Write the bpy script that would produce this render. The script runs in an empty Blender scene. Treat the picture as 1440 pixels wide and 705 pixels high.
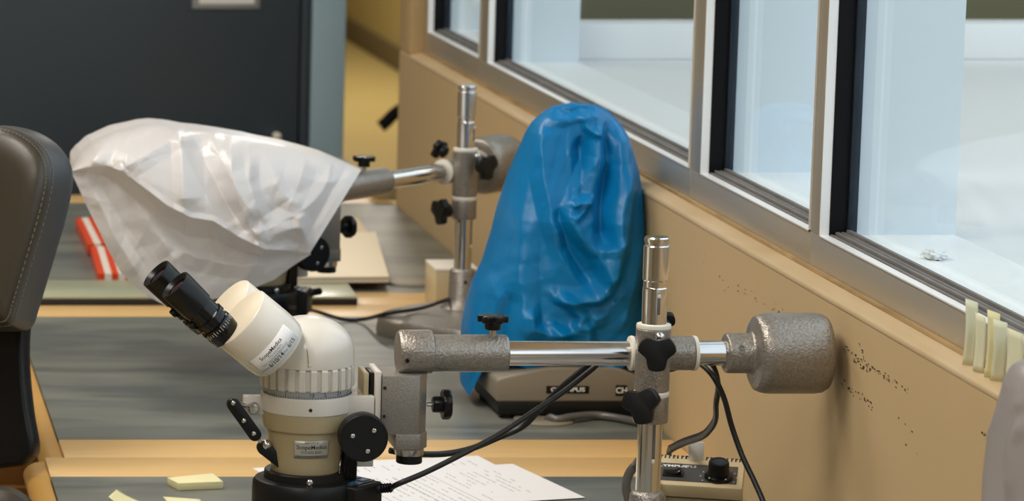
import bpy, bmesh, math, random
import numpy as np
from mathutils import Vector, Matrix, noise

random.seed(7)
S = bpy.context.scene
COL = S.collection
PI = math.pi
V = Vector

# ------------------------------------------------------------------ camera model
FPX, CX, CY = 5000.0, -270.0, 352.5
PITCH = math.atan(762.5 / FPX)
DESK = 0.75
CAM = V((0, 0, 1.542))
cP, sP = math.cos(PITCH), math.sin(PITCH)

def ray(px, py):
    x = (px - CX) / FPX
    y = (py - CY) / FPX
    return V((x, cP - y * sP, -sP - y * cP))

def at(px, py, Y):
    r = ray(px, py)
    return CAM + r * (Y / r.y)

def onz(px, py, z=DESK):
    r = ray(px, py)
    return CAM + r * ((z - CAM.z) / r.z)

def onx(px, py, X):
    r = ray(px, py)
    return CAM + r * (X / r.x)

def onplane(px, py, p, n):
    r = ray(px, py)
    return CAM + r * ((p - CAM).dot(n) / r.dot(n))

def proj(P):
    d = P - np.array(CAM)
    fwd = d[:, 1] * cP - d[:, 2] * sP
    down = -d[:, 1] * sP - d[:, 2] * cP
    return CX + FPX * d[:, 0] / fwd, CY + FPX * down / fwd

# ------------------------------------------------------------------ materials
MATS = {}
def mat(name, col, rough=0.5, metal=0.0, bump=None, var=None, spec=0.5, trans=0.0, coat=0.0, sheen=0.0, aniso=None):
    """bump=(scale, strength, distance, stretch), var=(scale, colour2, stretch, contrast)"""
    m = bpy.data.materials.new(name)
    m.use_nodes = True
    nt = m.node_tree
    b = nt.nodes['Principled BSDF']
    b.inputs['Base Color'].default_value = (*col, 1)
    b.inputs['Roughness'].default_value = rough
    b.inputs['Metallic'].default_value = metal
    b.inputs['Specular IOR Level'].default_value = spec
    b.inputs['Transmission Weight'].default_value = trans
    b.inputs['Coat Weight'].default_value = coat
    tc = nt.nodes.new('ShaderNodeTexCoord')
    def noise_node(scale, stretch, detail=3.0):
        mp = nt.nodes.new('ShaderNodeMapping')
        mp.inputs['Scale'].default_value = stretch
        nt.links.new(tc.outputs['Object'], mp.inputs['Vector'])
        n = nt.nodes.new('ShaderNodeTexNoise')
        n.inputs['Scale'].default_value = scale
        n.inputs['Detail'].default_value = detail
        nt.links.new(mp.outputs['Vector'], n.inputs['Vector'])
        return n
    if bump:
        n = noise_node(bump[0], bump[3] if len(bump) > 3 else (1, 1, 1), 2.0)
        bn = nt.nodes.new('ShaderNodeBump')
        bn.inputs['Strength'].default_value = bump[1]
        bn.inputs['Distance'].default_value = bump[2]
        nt.links.new(n.outputs['Fac'], bn.inputs['Height'])
        nt.links.new(bn.outputs['Normal'], b.inputs['Normal'])
    if var:
        n = noise_node(var[0], var[2] if len(var) > 2 else (1, 1, 1), 5.0)
        n.inputs['Distortion'].default_value = 0.6
        cr = nt.nodes.new('ShaderNodeValToRGB')
        w = var[3] if len(var) > 3 else 0.15
        cr.color_ramp.elements[0].position = 0.5 - w
        cr.color_ramp.elements[1].position = 0.5 + w
        cr.color_ramp.elements[0].color = (*var[1], 1)
        cr.color_ramp.elements[1].color = (*col, 1)
        nt.links.new(n.outputs['Fac'], cr.inputs['Fac'])
        nt.links.new(cr.outputs['Color'], b.inputs['Base Color'])
    MATS[name] = m
    return m

def cloth_mat(name, col, rough, thru, gloss_bump=None):
    m = mat(name, col, rough, bump=gloss_bump)
    nt = m.node_tree
    b = nt.nodes['Principled BSDF']
    out = nt.nodes['Material Output']
    t = nt.nodes.new('ShaderNodeBsdfTranslucent')
    t.inputs['Color'].default_value = (*col, 1)
    mx = nt.nodes.new('ShaderNodeMixShader')
    mx.inputs['Fac'].default_value = thru
    nt.links.new(b.outputs[0], mx.inputs[1])
    nt.links.new(t.outputs[0], mx.inputs[2])
    nt.links.new(mx.outputs[0], out.inputs['Surface'])
    return m

def glass_mat(name, tint=(0.95, 0.98, 0.98)):
    m = bpy.data.materials.new(name); m.use_nodes = True
    nt = m.node_tree
    nt.nodes.remove(nt.nodes['Principled BSDF'])
    out = nt.nodes['Material Output']
    tr = nt.nodes.new('ShaderNodeBsdfTransparent'); tr.inputs['Color'].default_value = (*tint, 1)
    gl = nt.nodes.new('ShaderNodeBsdfGlossy'); gl.inputs['Roughness'].default_value = 0.02
    lw = nt.nodes.new('ShaderNodeLayerWeight'); lw.inputs['Blend'].default_value = 0.5
    pw = nt.nodes.new('ShaderNodeMath'); pw.operation = 'POWER'; pw.inputs[1].default_value = 5.0
    ml = nt.nodes.new('ShaderNodeMath'); ml.operation = 'MULTIPLY_ADD'; ml.inputs[1].default_value = 0.42; ml.inputs[2].default_value = 0.03
    nt.links.new(lw.outputs['Facing'], pw.inputs[0]); nt.links.new(pw.outputs[0], ml.inputs[0])
    fr = ml
    mx = nt.nodes.new('ShaderNodeMixShader')
    nt.links.new(fr.outputs[0], mx.inputs['Fac'])
    nt.links.new(tr.outputs[0], mx.inputs[1]); nt.links.new(gl.outputs[0], mx.inputs[2])
    nt.links.new(mx.outputs[0], out.inputs['Surface'])
    MATS[name] = m
    return m

M = {}
M['wall'] = mat('wall_paint', (0.53, 0.385, 0.205), 0.55, var=(3.0, (0.50, 0.36, 0.185), (1, 1, 1), 0.3), bump=(180, 0.05, 0.001))
M['wall_room'] = mat('room_wall_paint', (0.44, 0.39, 0.30), 0.7)
M['hall'] = mat('hall_wall_paint', (0.46, 0.36, 0.13), 0.7)
M['hall_trim'] = mat('hall_baseboard_paint', (0.14, 0.10, 0.04), 0.6)
M['floor'] = mat('floor_vinyl', (0.50, 0.38, 0.14), 0.45, var=(2.0, (0.46, 0.34, 0.12), (1, 1, 1), 0.3))
M['ceil'] = mat('ceiling_tile', (0.75, 0.74, 0.70), 0.9, bump=(60, 0.2, 0.002))
M['alu'] = mat('brushed_aluminium', (0.60, 0.545, 0.45), 0.44, 0.8, bump=(60, 0.03, 0.0005, (1, 0.05, 4)))
M['alu_lip'] = mat('satin_aluminium_edge', (0.86, 0.86, 0.85), 0.42, 0.25)
M['gasket'] = mat('black_rubber', (0.003, 0.003, 0.004), 0.5, spec=0.15)
M['gasket2'] = mat('blue_black_vinyl', (0.012, 0.020, 0.034), 0.35, spec=0.3, var=(90, (0.02, 0.03, 0.045), (1, 1, .2), 0.2))
M['track'] = mat('dusty_grey_seal', (0.20, 0.19, 0.18), 0.7, var=(120, (0.10, 0.095, 0.09), (1, 0.15, 1), 0.3))
M['white_out'] = mat('white_panel', (0.88, 0.88, 0.88), 0.5)
M['pier_out'] = mat('sky_tinted_panel', (0.70, 0.775, 0.83), 0.4)  # bluish and darker than the white panel: sky tint painted into the piers
M['ledge'] = mat('ledge_lit_tone', (0.62, 0.48, 0.30), 0.4, var=(25, (0.52, 0.38, 0.20), (1, 0.2, 1), 0.2))  # lighter than the wall: ceiling light on the ledge top put into the colour
M['deck_out'] = mat('white_deck', (0.74, 0.735, 0.73), 0.6)
M['olive_out'] = mat('olive_render', (0.165, 0.15, 0.085), 0.8)
M['glass'] = glass_mat('window_glass')
M['wood'] = mat('maple', (0.72, 0.475, 0.20), 0.38, var=(7, (0.68, 0.43, 0.17), (1, 14, 1), 0.25))
M['wood_trim'] = mat('maple_bullnose', (0.60, 0.34, 0.09), 0.38, var=(9, (0.56, 0.31, 0.09), (6, 1, 6), 0.25))
M['wood_dark'] = mat('oiled_wood', (0.30, 0.135, 0.03), 0.5, var=(9, (0.24, 0.10, 0.02), (6, 6, .5), 0.25))
M['lino'] = mat('grey_linoleum', (0.215, 0.220, 0.190), 0.30, var=(4.2, (0.120, 0.130, 0.120), (0.9, 3.2, 1), 0.11), bump=(500, 0.03, 0.0003))
M['hammer'] = mat('hammered_grey_paint', (0.37, 0.34, 0.305), 0.34, 0.6, bump=(430, 0.6, 0.0012), var=(420, (0.27, 0.245, 0.215), (1, 1, 1), 0.15))
M['hammer_fine'] = mat('fine_hammered_paint', (0.33, 0.305, 0.27), 0.4, 0.45, bump=(700, 0.4, 0.0008), var=(800, (0.22, 0.205, 0.18), (1, 1, 1), 0.2))
M['chrome'] = mat('polished_steel', (0.76, 0.75, 0.74), 0.16, 1.0)
M['steel'] = mat('turned_steel', (0.62, 0.61, 0.59), 0.22, 1.0)
M['nylon'] = mat('white_nylon', (0.80, 0.76, 0.66), 0.45)
M['black'] = mat('black_plastic', (0.006, 0.006, 0.007), 0.30, spec=0.3)
M['black_matte'] = mat('matte_black_plastic', (0.007, 0.0075, 0.008), 0.42, spec=0.3, bump=(900, 0.1, 0.0004))
M['black_gloss'] = mat('gloss_black_barrel', (0.004, 0.004, 0.0045), 0.14, spec=0.35)
M['lens'] = mat('coated_lens', (0.02, 0.008, 0.02), 0.05, spec=0.9)
M['cream'] = mat('cream_enamel', (0.75, 0.705, 0.63), 0.28, coat=0.25)
M['cream_face'] = mat('cream_matte', (0.75, 0.66, 0.50), 0.5)
M['cream_grey'] = mat('pale_grey_enamel', (0.68, 0.64, 0.575), 0.35)
M['tan'] = mat('tan_enamel', (0.46, 0.375, 0.225), 0.32)
M['ring_grey'] = mat('engraved_grey_ring', (0.36, 0.385, 0.42), 0.38, 0.3)
M['brown_bead'] = mat('mottled_brown', (0.20, 0.125, 0.05), 0.7, var=(60, (0.42, 0.28, 0.12), (1, 0.15, 1), 0.2))
M['ink'] = mat('dark_ink', (0.012, 0.012, 0.016), 0.6)
M['ink_grey'] = mat('printed_ink', (0.30, 0.29, 0.30), 0.8)
M['label'] = mat('silver_label', (0.50, 0.48, 0.42), 0.35, 0.3)
M['label_white'] = mat('white_label', (0.84, 0.84, 0.85), 0.4)
M['white_print'] = mat('white_print', (0.85, 0.84, 0.80), 0.6)
M['button'] = mat('blue_button_pad', (0.01, 0.11, 0.27), 0.35)
M['olive_plastic'] = mat('beige_grey_plastic', (0.255, 0.22, 0.165), 0.45, bump=(900, 0.1, 0.0003))
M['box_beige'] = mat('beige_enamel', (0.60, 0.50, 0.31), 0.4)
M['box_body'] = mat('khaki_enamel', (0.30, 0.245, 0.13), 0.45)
M['panel_grey'] = mat('charcoal_panel', (0.055, 0.054, 0.056), 0.4)
M['paper'] = mat('white_paper', (0.80, 0.79, 0.80), 0.8)
M['note'] = mat('yellow_note_paper', (0.80, 0.74, 0.42), 0.8)
M['note_edge'] = mat('yellow_pad_edge', (0.70, 0.64, 0.36), 0.8, bump=(30, 0.2, 0.001, (1, 1, 120)))
M['card'] = mat('pale_green_card', (0.72, 0.72, 0.52), 0.75)
M['manila'] = mat('manila_card', (0.86, 0.75, 0.56), 0.7)
M['manila2'] = mat('buff_paper', (0.70, 0.58, 0.38), 0.7)
M['red'] = mat('red_stripe', (0.72, 0.065, 0.015), 0.4)
M['stripe_white'] = mat('white_stripe', (0.82, 0.74, 0.64), 0.4)
M['glass_green'] = mat('pale_green_plate', (0.33, 0.36, 0.26), 0.28, var=(6, (0.46, 0.45, 0.30), (1, 3, 1), 0.3))
M['cable_grey'] = mat('grey_cable_jacket', (0.17, 0.165, 0.155), 0.35, 0.3)
M['cable'] = mat('black_cable_jacket', (0.009, 0.009, 0.010), 0.42)
M['leather'] = mat('dark_leather', (0.050, 0.042, 0.029), 0.36, bump=(420, 0.12, 0.0006))
M['leather_side'] = mat('charcoal_leather', (0.055, 0.058, 0.062), 0.42, bump=(420, 0.15, 0.0006))
M['stitch'] = mat('grey_thread', (0.16, 0.15, 0.13), 0.7)
M['cab_door'] = mat('slate_blue_enamel', (0.044, 0.061, 0.078), 0.36)
M['cab_frame'] = mat('pale_blue_enamel', (0.33, 0.47, 0.55), 0.45)
M['blue_cover'] = cloth_mat('blue_vinyl_sheet', (0.0, 0.20, 0.50), 0.36, 0.10)
M['blue_cover'].node_tree.nodes['Principled BSDF'].inputs['Specular IOR Level'].default_value = 0.35
M['white_cover'] = cloth_mat('milky_vinyl_sheet', (0.86, 0.84, 0.84), 0.30, 0.24)
M['scuff'] = mat('brown_scuff', (0.07, 0.05, 0.03), 0.8)
M['grey_cover'] = cloth_mat('smoky_vinyl_sheet', (0.46, 0.43, 0.43), 0.3, 0.35)
M['lamp'] = mat('lamp_housing', (0.8, 0.8, 0.8), 0.5)

# ------------------------------------------------------------------ mesh builder
def basis(axis):
    a = V(axis).normalized()
    t = V((0, 0, 1)) if abs(a.z) < 0.9 else V((1, 0, 0))
    u = t.cross(a).normalized()
    w = a.cross(u).normalized()
    return u, w, a

def smooth_path(pts, n=8):
    pts = [V(p) for p in pts]
    if len(pts) < 3:
        return pts
    out = []
    P = [2 * pts[0] - pts[1]] + pts + [2 * pts[-1] - pts[-2]]
    for i in range(1, len(P) - 2):
        p0, p1, p2, p3 = P[i - 1], P[i], P[i + 1], P[i + 2]
        for k in range(n):
            t = k / n
            out.append(0.5 * ((2 * p1) + (-p0 + p2) * t + (2 * p0 - 5 * p1 + 4 * p2 - p3) * t * t + (-p0 + 3 * p1 - 3 * p2 + p3) * t ** 3))
    out.append(pts[-1])
    return out

class MB:
    def __init__(self):
        self.bm = bmesh.new()
        self.mi = 0
    def face(self, vs):
        try:
            f = self.bm.faces.new(vs)
            f.material_index = self.mi
            return f
        except ValueError:
            return None
    def v(self, p):
        return self.bm.verts.new(p)
    def box(self, c, size, rot=0.0, mtx=None):
        c = V(c); sx, sy, sz = [s / 2 for s in size]
        R = mtx or Matrix.Rotation(rot, 3, 'Z')
        vs = [self.v(c + R @ V((x * sx, y * sy, z * sz))) for z in (-1, 1) for y in (-1, 1) for x in (-1, 1)]
        for idx in ((0, 2, 3, 1), (4, 5, 7, 6), (0, 1, 5, 4), (2, 6, 7, 3), (0, 4, 6, 2), (1, 3, 7, 5)):
            self.face([vs[i] for i in idx])
        return self
    def bx(self, x0, x1, y0, y1, z0, z1):
        return self.box(((x0 + x1) / 2, (y0 + y1) / 2, (z0 + z1) / 2), (abs(x1 - x0), abs(y1 - y0), abs(z1 - z0)))
    def lathe(self, prof, o, axis=(0, 0, 1), seg=48, rmod=None):
        """prof: list of (r, h) along axis"""
        o = V(o); u, w, a = basis(axis)
        rings = []
        for r, h in prof:
            if r <= 1e-7:
                rings.append([self.v(o + a * h)])
            else:
                ring = []
                for k in range(seg):
                    t = 2 * PI * k / seg
                    rr = r * (rmod(t) if rmod else 1)
                    ring.append(self.v(o + a * h + (u * math.cos(t) + w * math.sin(t)) * rr))
                rings.append(ring)
        for A, B in zip(rings[:-1], rings[1:]):
            if len(A) == 1 and len(B) == 1:
                continue
            for k in range(seg):
                k2 = (k + 1) % seg
                if len(A) == 1:
                    self.face([A[0], B[k2], B[k]])
                elif len(B) == 1:
                    self.face([A[k], A[k2], B[0]])
                else:
                    self.face([A[k], A[k2], B[k2], B[k]])
        for ring, flip in ((rings[0], True), (rings[-1], False)):
            if len(ring) > 1:
                self.face(ring[::-1] if flip else ring)
        return self
    def cyl(self, o, axis, r, L, seg=40):
        return self.lathe([(r, 0), (r, L)], o, axis, seg)
    def tube(self, pts, r, seg=10, n=8, flat=1.0):
        P = smooth_path(pts, n)
        rings = []
        prev = None
        for i, p in enumerate(P):
            d = (P[min(i + 1, len(P) - 1)] - P[max(i - 1, 0)])
            if d.length < 1e-9:
                d = V((0, 0, 1))
            d.normalize()
            if prev is None:
                u, w, _ = basis(d)
            else:
                u = (prev - d * prev.dot(d))
                u = u.normalized() if u.length > 1e-6 else basis(d)[0]
                w = d.cross(u)
            prev = u
            rings.append([self.v(p + (u * math.cos(2 * PI * k / seg) + w * math.sin(2 * PI * k / seg) * flat) * r) for k in range(seg)])
        for A, B in zip(rings[:-1], rings[1:]):
            for k in range(seg):
                k2 = (k + 1) % seg
                self.face([A[k], A[k2], B[k2], B[k]])
        self.face(rings[0][::-1]); self.face(rings[-1])
        return self
    def prism(self, pts, d):
        """closed planar outline pts (3D) extruded by vector d"""
        d = V(d)
        A = [self.v(p) for p in pts]
        B = [self.v(V(p) + d) for p in pts]
        self.face(A[::-1]); self.face(B)
        n = len(pts)
        for k in range(n):
            k2 = (k + 1) % n
            self.face([A[k], A[k2], B[k2], B[k]])
        return self
    def grid(self, P, close_u=False):
        """P[i][j] points"""
        vs = [[self.v(p) for p in row] for row in P]
        for i in range(len(vs) - 1):
            n = len(vs[i])
            for j in range(n if close_u else n - 1):
                j2 = (j + 1) % n
                self.face([vs[i][j], vs[i][j2], vs[i + 1][j2], vs[i + 1][j]])
        return self
    def sphere(self, c, r, seg=24, sz=1.0):
        prof = [(r * math.sin(PI * k / 12), -r * sz * math.cos(PI * k / 12)) for k in range(13)]
        prof[0] = (0, -r * sz); prof[-1] = (0, r * sz)
        return self.lathe(prof, c, (0, 0, 1), seg)

def root_loc(p):
    while p is not None and p.parent is not None:
        p = p.parent
    return V(p.location) if p is not None else V((0, 0, 0))

def obj(name, mb, m, parent=None, bevel=0.0, segs=2, smooth=True, angle=38, origin=None, solid=0.0, label=None):
    bm = mb.bm
    bmesh.ops.recalc_face_normals(bm, faces=bm.faces)
    if bevel > 0:
        es = [e for e in bm.edges if len(e.link_faces) == 2 and e.calc_face_angle(0) > math.radians(35)]
        if es:
            bmesh.ops.bevel(bm, geom=es, offset=bevel, segments=segs, profile=0.5, affect='EDGES', clamp_overlap=True)
    off = root_loc(parent) if parent is not None else (V(origin) if origin is not None else V((0, 0, 0)))
    bmesh.ops.translate(bm, verts=bm.verts, vec=-off)
    me = bpy.data.meshes.new(name)
    bm.to_mesh(me); bm.free()
    for mm in (m if isinstance(m, (list, tuple)) else [m]):
        me.materials.append(mm)
    if smooth:
        me.shade_smooth()
        me.set_sharp_from_angle(angle=math.radians(angle))
    o = bpy.data.objects.new(name, me)
    COL.objects.link(o)
    if parent is not None:
        o.parent = parent
    else:
        o.location = off
    if solid:
        sm = o.modifiers.new('thickness', 'SOLIDIFY'); sm.thickness = solid; sm.offset = 0
    if label:
        o['label'] = label
    return o

def tag(o, label, cat, group=None, kind=None):
    o['label'] = label
    o['category'] = cat
    if group: o['group'] = group
    if kind: o['kind'] = kind
    return o

def thing(name, label, cat, loc, group=None):
    o = bpy.data.objects.new(name, None)
    COL.objects.link(o)
    o.location = loc
    o.empty_display_size = 0.02
    return tag(o, label, cat, group)

def struct(name, mb, m, bevel=0.0, parent=None, **k):
    o = obj(name, mb, m, parent, bevel=bevel, **k)
    if parent is None:
        o['kind'] = 'structure'
    return o

def letters(body, size, fn, m, parent, name='lettering', sx=1.0, bold=0.0, align='CENTER'):
    """text mapped by fn(x, y) -> world point"""
    cu = bpy.data.curves.new('lettering', 'FONT')
    cu.body = body; cu.size = size; cu.align_x = align; cu.align_y = 'CENTER'
    cu.offset = bold; cu.resolution_u = 3
    o = bpy.data.objects.new('lettering_curve', cu)
    COL.objects.link(o)
    bpy.context.view_layer.update()
    dg = bpy.context.evaluated_depsgraph_get()
    me = bpy.data.meshes.new_from_object(o.evaluated_get(dg))
    bpy.data.objects.remove(o); bpy.data.curves.remove(cu)
    mb = MB()
    vs = [mb.v(fn(v.co.x * sx, v.co.y)) for v in me.vertices]
    for p in me.polygons:
        mb.face([vs[i] for i in p.vertices])
    bpy.data.meshes.remove(me)
    off = root_loc(parent)
    bmesh.ops.translate(mb.bm, verts=mb.bm.verts, vec=-off)
    nm = bpy.data.meshes.new(name)
    mb.bm.to_mesh(nm); mb.bm.free()
    nm.materials.append(m)
    r = bpy.data.objects.new(name, nm)
    COL.objects.link(r); r.parent = parent
    return r

def flat_fn(o, u, v):
    o, u, v = V(o), V(u).normalized(), V(v).normalized()
    return lambda x, y: o + u * x + v * y

def copy_tree(o, parent=None):
    c = o.copy(); COL.objects.link(c)
    if parent is not None:
        c.parent = parent
    for ch in list(o.children):
        copy_tree(ch, c)
    return c
# ------------------------------------------------------------------ the room
XW = 0.948            # window wall, room side
XF = 0.971            # window frame plane
def yof(px, X=XF):    # forward distance of pixel column px on a plane X (taken at image mid-height)
    r = ray(px, 150.0)
    return X * r.y / r.x
LEDGE = onx(1250, 465, XW).z
WEND = onx(558, 200, XW).y          # where the window wall ends
YS = -1.2                           # near end of the built room

mb = MB(); mb.bx(-3.2, 5.2, YS - 1, 19, -0.06, 0)
struct('floor', mb, M['floor'])
mb = MB(); mb.bx(-3.2, 1.06, YS - 1, 19, 2.7, 2.76); mb.bx(1.06, 2.7, WEND, 19, 2.7, 2.76)
struct('ceiling', mb, M['ceil'])
mb = MB(); mb.bx(-3.26, -3.2, YS - 1, 19, 0, 2.7)
struct('wall_left', mb, M['wall_room'])
mb = MB(); mb.bx(-3.2, 1.06, YS - 1.06, YS - 1, 0, 2.7)
struct('wall_back', mb, M['wall_room'])
mb = MB(); mb.bx(-3.2, 2.7, 19, 19.06, 0, 2.7)
struct('wall_front', mb, M['hall'])
mb = MB(); mb.bx(2.55, 2.61, 5.62, 19, 0, 2.7)
struct('wall_hall', mb, M['hall'])
mb = MB(); mb.bx(2.532, 2.55, 5.7, 19, 0, 0.10)
struct('baseboard_hall', mb, M['hall_trim'], bevel=0.004)

# window wall: low wall with its rounded ledge, end pier, head above the windows
yA0 = yof(600); yA1 = yof(672); yB0 = yof(685); yB1 = yof(973); yC0 = yof(990); yC1 = yof(1147); yD0 = yof(1162); yD1 = yD0 - 1.25
mb = MB()
mb.bx(XW, 1.02, YS, WEND, 0, LEDGE)
struct('wall_right', mb, M['wall'], bevel=0.006, segs=4)
mb = MB()
mb.bx(XW, 1.02, yA0 + 0.035, WEND, LEDGE - 0.001, 2.7)
struct('wall_right_pier', mb, M['wall'], bevel=0.005)
mb = MB()
mb.bx(XW, 1.06, YS, yA0 + 0.035, 2.05, 2.7)
struct('wall_right_head', mb, M['wall'], bevel=0.004)
mb = MB()
mb.bx(1.02, 1.06, YS, WEND, 0, LEDGE + 0.008)
struct('wall_right_outer', mb, M['white_out'])
mb = MB()
mb.bx(XW, 1.06, YS - 1, YS, 0, 2.7)
struct('wall_right_near', mb, M['wall'])

ZR = onx(1161.6, 337, XF).z          # top of the frame's bottom rail
ZT = 2.05
def window(n, y0, y1, side):
    """window unit between far jamb y0 and near jamb y1 (y0 > y1)"""
    fw0, fw1 = side
    Y0, Y1 = y0 + fw0, y1 - fw1
    mb = MB()
    mb.bx(XF, XF + 0.033, Y1, Y0, LEDGE, ZR)                     # bottom rail
    mb.bx(XF, XF + 0.033, y0, Y0, ZR, ZT)                        # far jamb
    mb.bx(XF, XF + 0.033, Y1, y1, ZR, ZT)                        # near jamb
    mb.bx(XF, XF + 0.033, Y1, Y0, ZT, ZT + 0.03)
    fr = struct('window_%d' % n, mb, M['alu'], bevel=0.0012)
    t = 0.0014
    # bright inner lips
    mb = MB()
    mb.bx(XF - 0.0015, XF + 0.0075, y1, y0, ZR, ZR + t)
    mb.bx(XF - 0.0015, XF + 0.0075, y0 - t, y0, ZR, ZT)
    mb.bx(XF - 0.0015, XF + 0.0075, y1, y1 + t, ZR, ZT)
    obj('inner_lip', mb, M['alu_lip'], fr, label='bright aluminium edge of the window opening')
    mb = MB()
    mb.bx(XF + 0.0075, XF + 0.024, y0 - t * 1.6, y0, ZR, ZT)
    mb.bx(XF + 0.0075, XF + 0.024, y1, y1 + t, ZR, ZT)
    obj('gasket', mb, M['gasket'], fr, label='black rubber gasket')
    mb = MB()
    mb.bx(XF + 0.024, XF + 0.033, y0 - 0.006, y0, ZR, ZT)
    obj('glazing_strip', mb, M['gasket2'], fr, bevel=0.0008, label='blue-black glazing strip beside the glass')
    mb = MB()
    for k in range(4):
        a = XF + 0.008 + k * 0.0052
        mb.bx(a, a + 0.0040, y1 + t, y0 - t * 1.6, ZR - 0.001, ZR + 0.0025 + 0.0012 * (k % 2) + 0.0012 * k)
    obj('sill_track', mb, M['track'], fr, bevel=0.0006, label='dusty grey sealing track')
    mb = MB()
    mb.bx(XF + 0.0262, XF + 0.0292, y1 + t, y0 - 0.006, ZR + 0.003, ZT)
    obj('glass_pane', mb, M['glass'], fr, smooth=False)
    return fr
window(1, yA0, yA1, (0.03, 0.002))
window(2, yB0, yB1, (yA1 - 0.003 - yB0, 0.004))
window(3, yC0, yC1, (yB1 - 0.0052 - yC0, 0.002))
window(4, yD0, yD1, (yC1 - 0.0027 - yD0, 0.03))
# mottled brown bead where the frames meet the ledge
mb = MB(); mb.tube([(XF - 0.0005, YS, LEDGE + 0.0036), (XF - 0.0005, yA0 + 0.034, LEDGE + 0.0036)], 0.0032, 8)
struct('trim_8', mb, M['brown_bead'])
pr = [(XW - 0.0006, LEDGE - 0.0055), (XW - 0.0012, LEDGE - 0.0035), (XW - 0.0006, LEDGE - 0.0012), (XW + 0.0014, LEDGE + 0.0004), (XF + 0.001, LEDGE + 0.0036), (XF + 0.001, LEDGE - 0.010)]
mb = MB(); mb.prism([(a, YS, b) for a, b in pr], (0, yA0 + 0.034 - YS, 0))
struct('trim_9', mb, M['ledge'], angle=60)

# bright space behind the windows
ZD = onz(1280, 336, 1.043).z
mb = MB(); mb.bx(XF + 0.0335, 1.10, YS, WEND, ZD - 0.03, ZD)
struct('trim_1', mb, M['white_out'], bevel=0.001)
mb = MB(); mb.bx(1.10, 5.2, YS - 1, 5.22, ZD - 0.06, ZD - 0.005)
struct('trim_2', mb, M['deck_out'])
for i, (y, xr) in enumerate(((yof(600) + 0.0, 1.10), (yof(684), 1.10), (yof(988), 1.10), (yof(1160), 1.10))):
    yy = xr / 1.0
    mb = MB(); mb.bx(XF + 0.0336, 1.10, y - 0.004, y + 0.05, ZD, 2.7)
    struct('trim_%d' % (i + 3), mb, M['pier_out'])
mb = MB(); mb.bx(1.10, 5.2, 5.14, 5.22, ZD - 0.005, ZD + 0.047)
struct('trim_7', mb, M['white_out'], bevel=0.003)
mb = MB(); mb.bx(1.03, 5.2, 5.56, 5.62, 0, 1.75)
struct('wall_outside', mb, M['olive_out'])

# ------------------------------------------------------------------ workbenches
XE1, XE2 = 0.2531, 0.2744
Y_S1 = onz(500, 643.5).y; Y_S2 = onz(500, 429).y; Y_S3 = onz(500, 274).y
STR = 0.096
def bench(label, x0, y0, y1, s0, s1):
    t = thing('workbench', label, 'workbench', ((x0 + XW) / 2, (y0 + y1) / 2, 0), 'workbenches along the window wall')
    x1 = XW - 0.002
    g = 0.0006
    mb = MB(); mb.bx(x0, x1, y0 + s0 + g, y1 - s1 - g, DESK - 0.028, DESK)
    obj('linoleum_top', mb, M['lino'], t, label='streaky grey linoleum work surface')
    if s0:
        mb = MB(); mb.bx(x0, x1, y0 + g, y0 + s0, DESK - 0.028, DESK); obj('wood_strip', mb, M['wood'], t, bevel=0.0008, label='pale maple strip along the end')
    if s1:
        mb = MB(); mb.bx(x0, x1, y1 - s1, y1 - g, DESK - 0.028, DESK); obj('wood_strip', mb, M['wood'], t, bevel=0.0008, label='pale maple strip along the end')
    prof = []
    r = 0.0145
    for k in range(13):
        a = PI / 2 + PI * k / 12
        prof.append((x0 - 0.0055 + r * 1.25 * math.cos(a), DESK - 0.0025 - r + r * math.sin(a)))
    prof += [(x0 - 0.0012, DESK - 0.0025 - 2 * r), (x0 - 0.0012, DESK - 0.0025)]
    ye = y1 - (0.012 if s1 else 0)
    mb = MB(); mb.prism([(a, y0 + 0.004, b) for a, b in prof], (0, ye - y0 - 0.004, 0))
    obj('edge_trim', mb, M['wood_trim'], t, bevel=0.0, angle=50, label='rounded honey-coloured front edge')
    mb = MB(); mb.bx(x0 + 0.05, x1 - 0.004, y0 + 0.02, y1 - 0.02, DESK - 0.09, DESK - 0.028)
    obj('apron', mb, M['black_matte'], t)
    for yy in (y0 + 0.02, y1 - 0.05):
        mb = MB(); mb.bx(x0 + 0.02, x1 - 0.004, yy, yy + 0.03, 0, DESK - 0.09)
        obj('side_panel', mb, M['wood_dark'], t, bevel=0.003)
    return t
bench('grey-topped workbench in front, carrying the uncovered microscope stand', XE1, Y_S1 - 1.55, Y_S1, STR, STR)
bench('middle grey-topped workbench under the blue-covered microscope', XE2, Y_S1, Y_S2, STR * 0.97, STR * 0.97)
bench('farthest long grey-topped workbench, carrying the striped boxes and folders', XE2, Y_S2, Y_S3, STR * 1.05, STR)

# wooden pedestal half seen behind the chair
p0 = onz(5, 690, 0.5)
t = thing('drawer_pedestal', 'honey-brown wooden pedestal seen under the bench edge behind the chair', 'drawer unit', (0.21, 4.25, 0))
mb = MB(); mb.bx(0.06, XE2 + 0.015, 4.0, 4.45, 0.03, 0.70)
obj('carcass', mb, M['wood_dark'], t, bevel=0.004)
mb = MB(); mb.bx(0.09, 0.165, 3.985, 4.0, 0.08, 0.66); mb.bx(0.172, 0.255, 3.985, 4.0, 0.08, 0.66)
obj('door_panel', mb, M['wood_dark'], t, bevel=0.003)
mb = MB(); mb.bx(0.07, 0.28, 4.02, 4.43, 0, 0.03); obj('plinth', mb, M['black_matte'], t)

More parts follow.
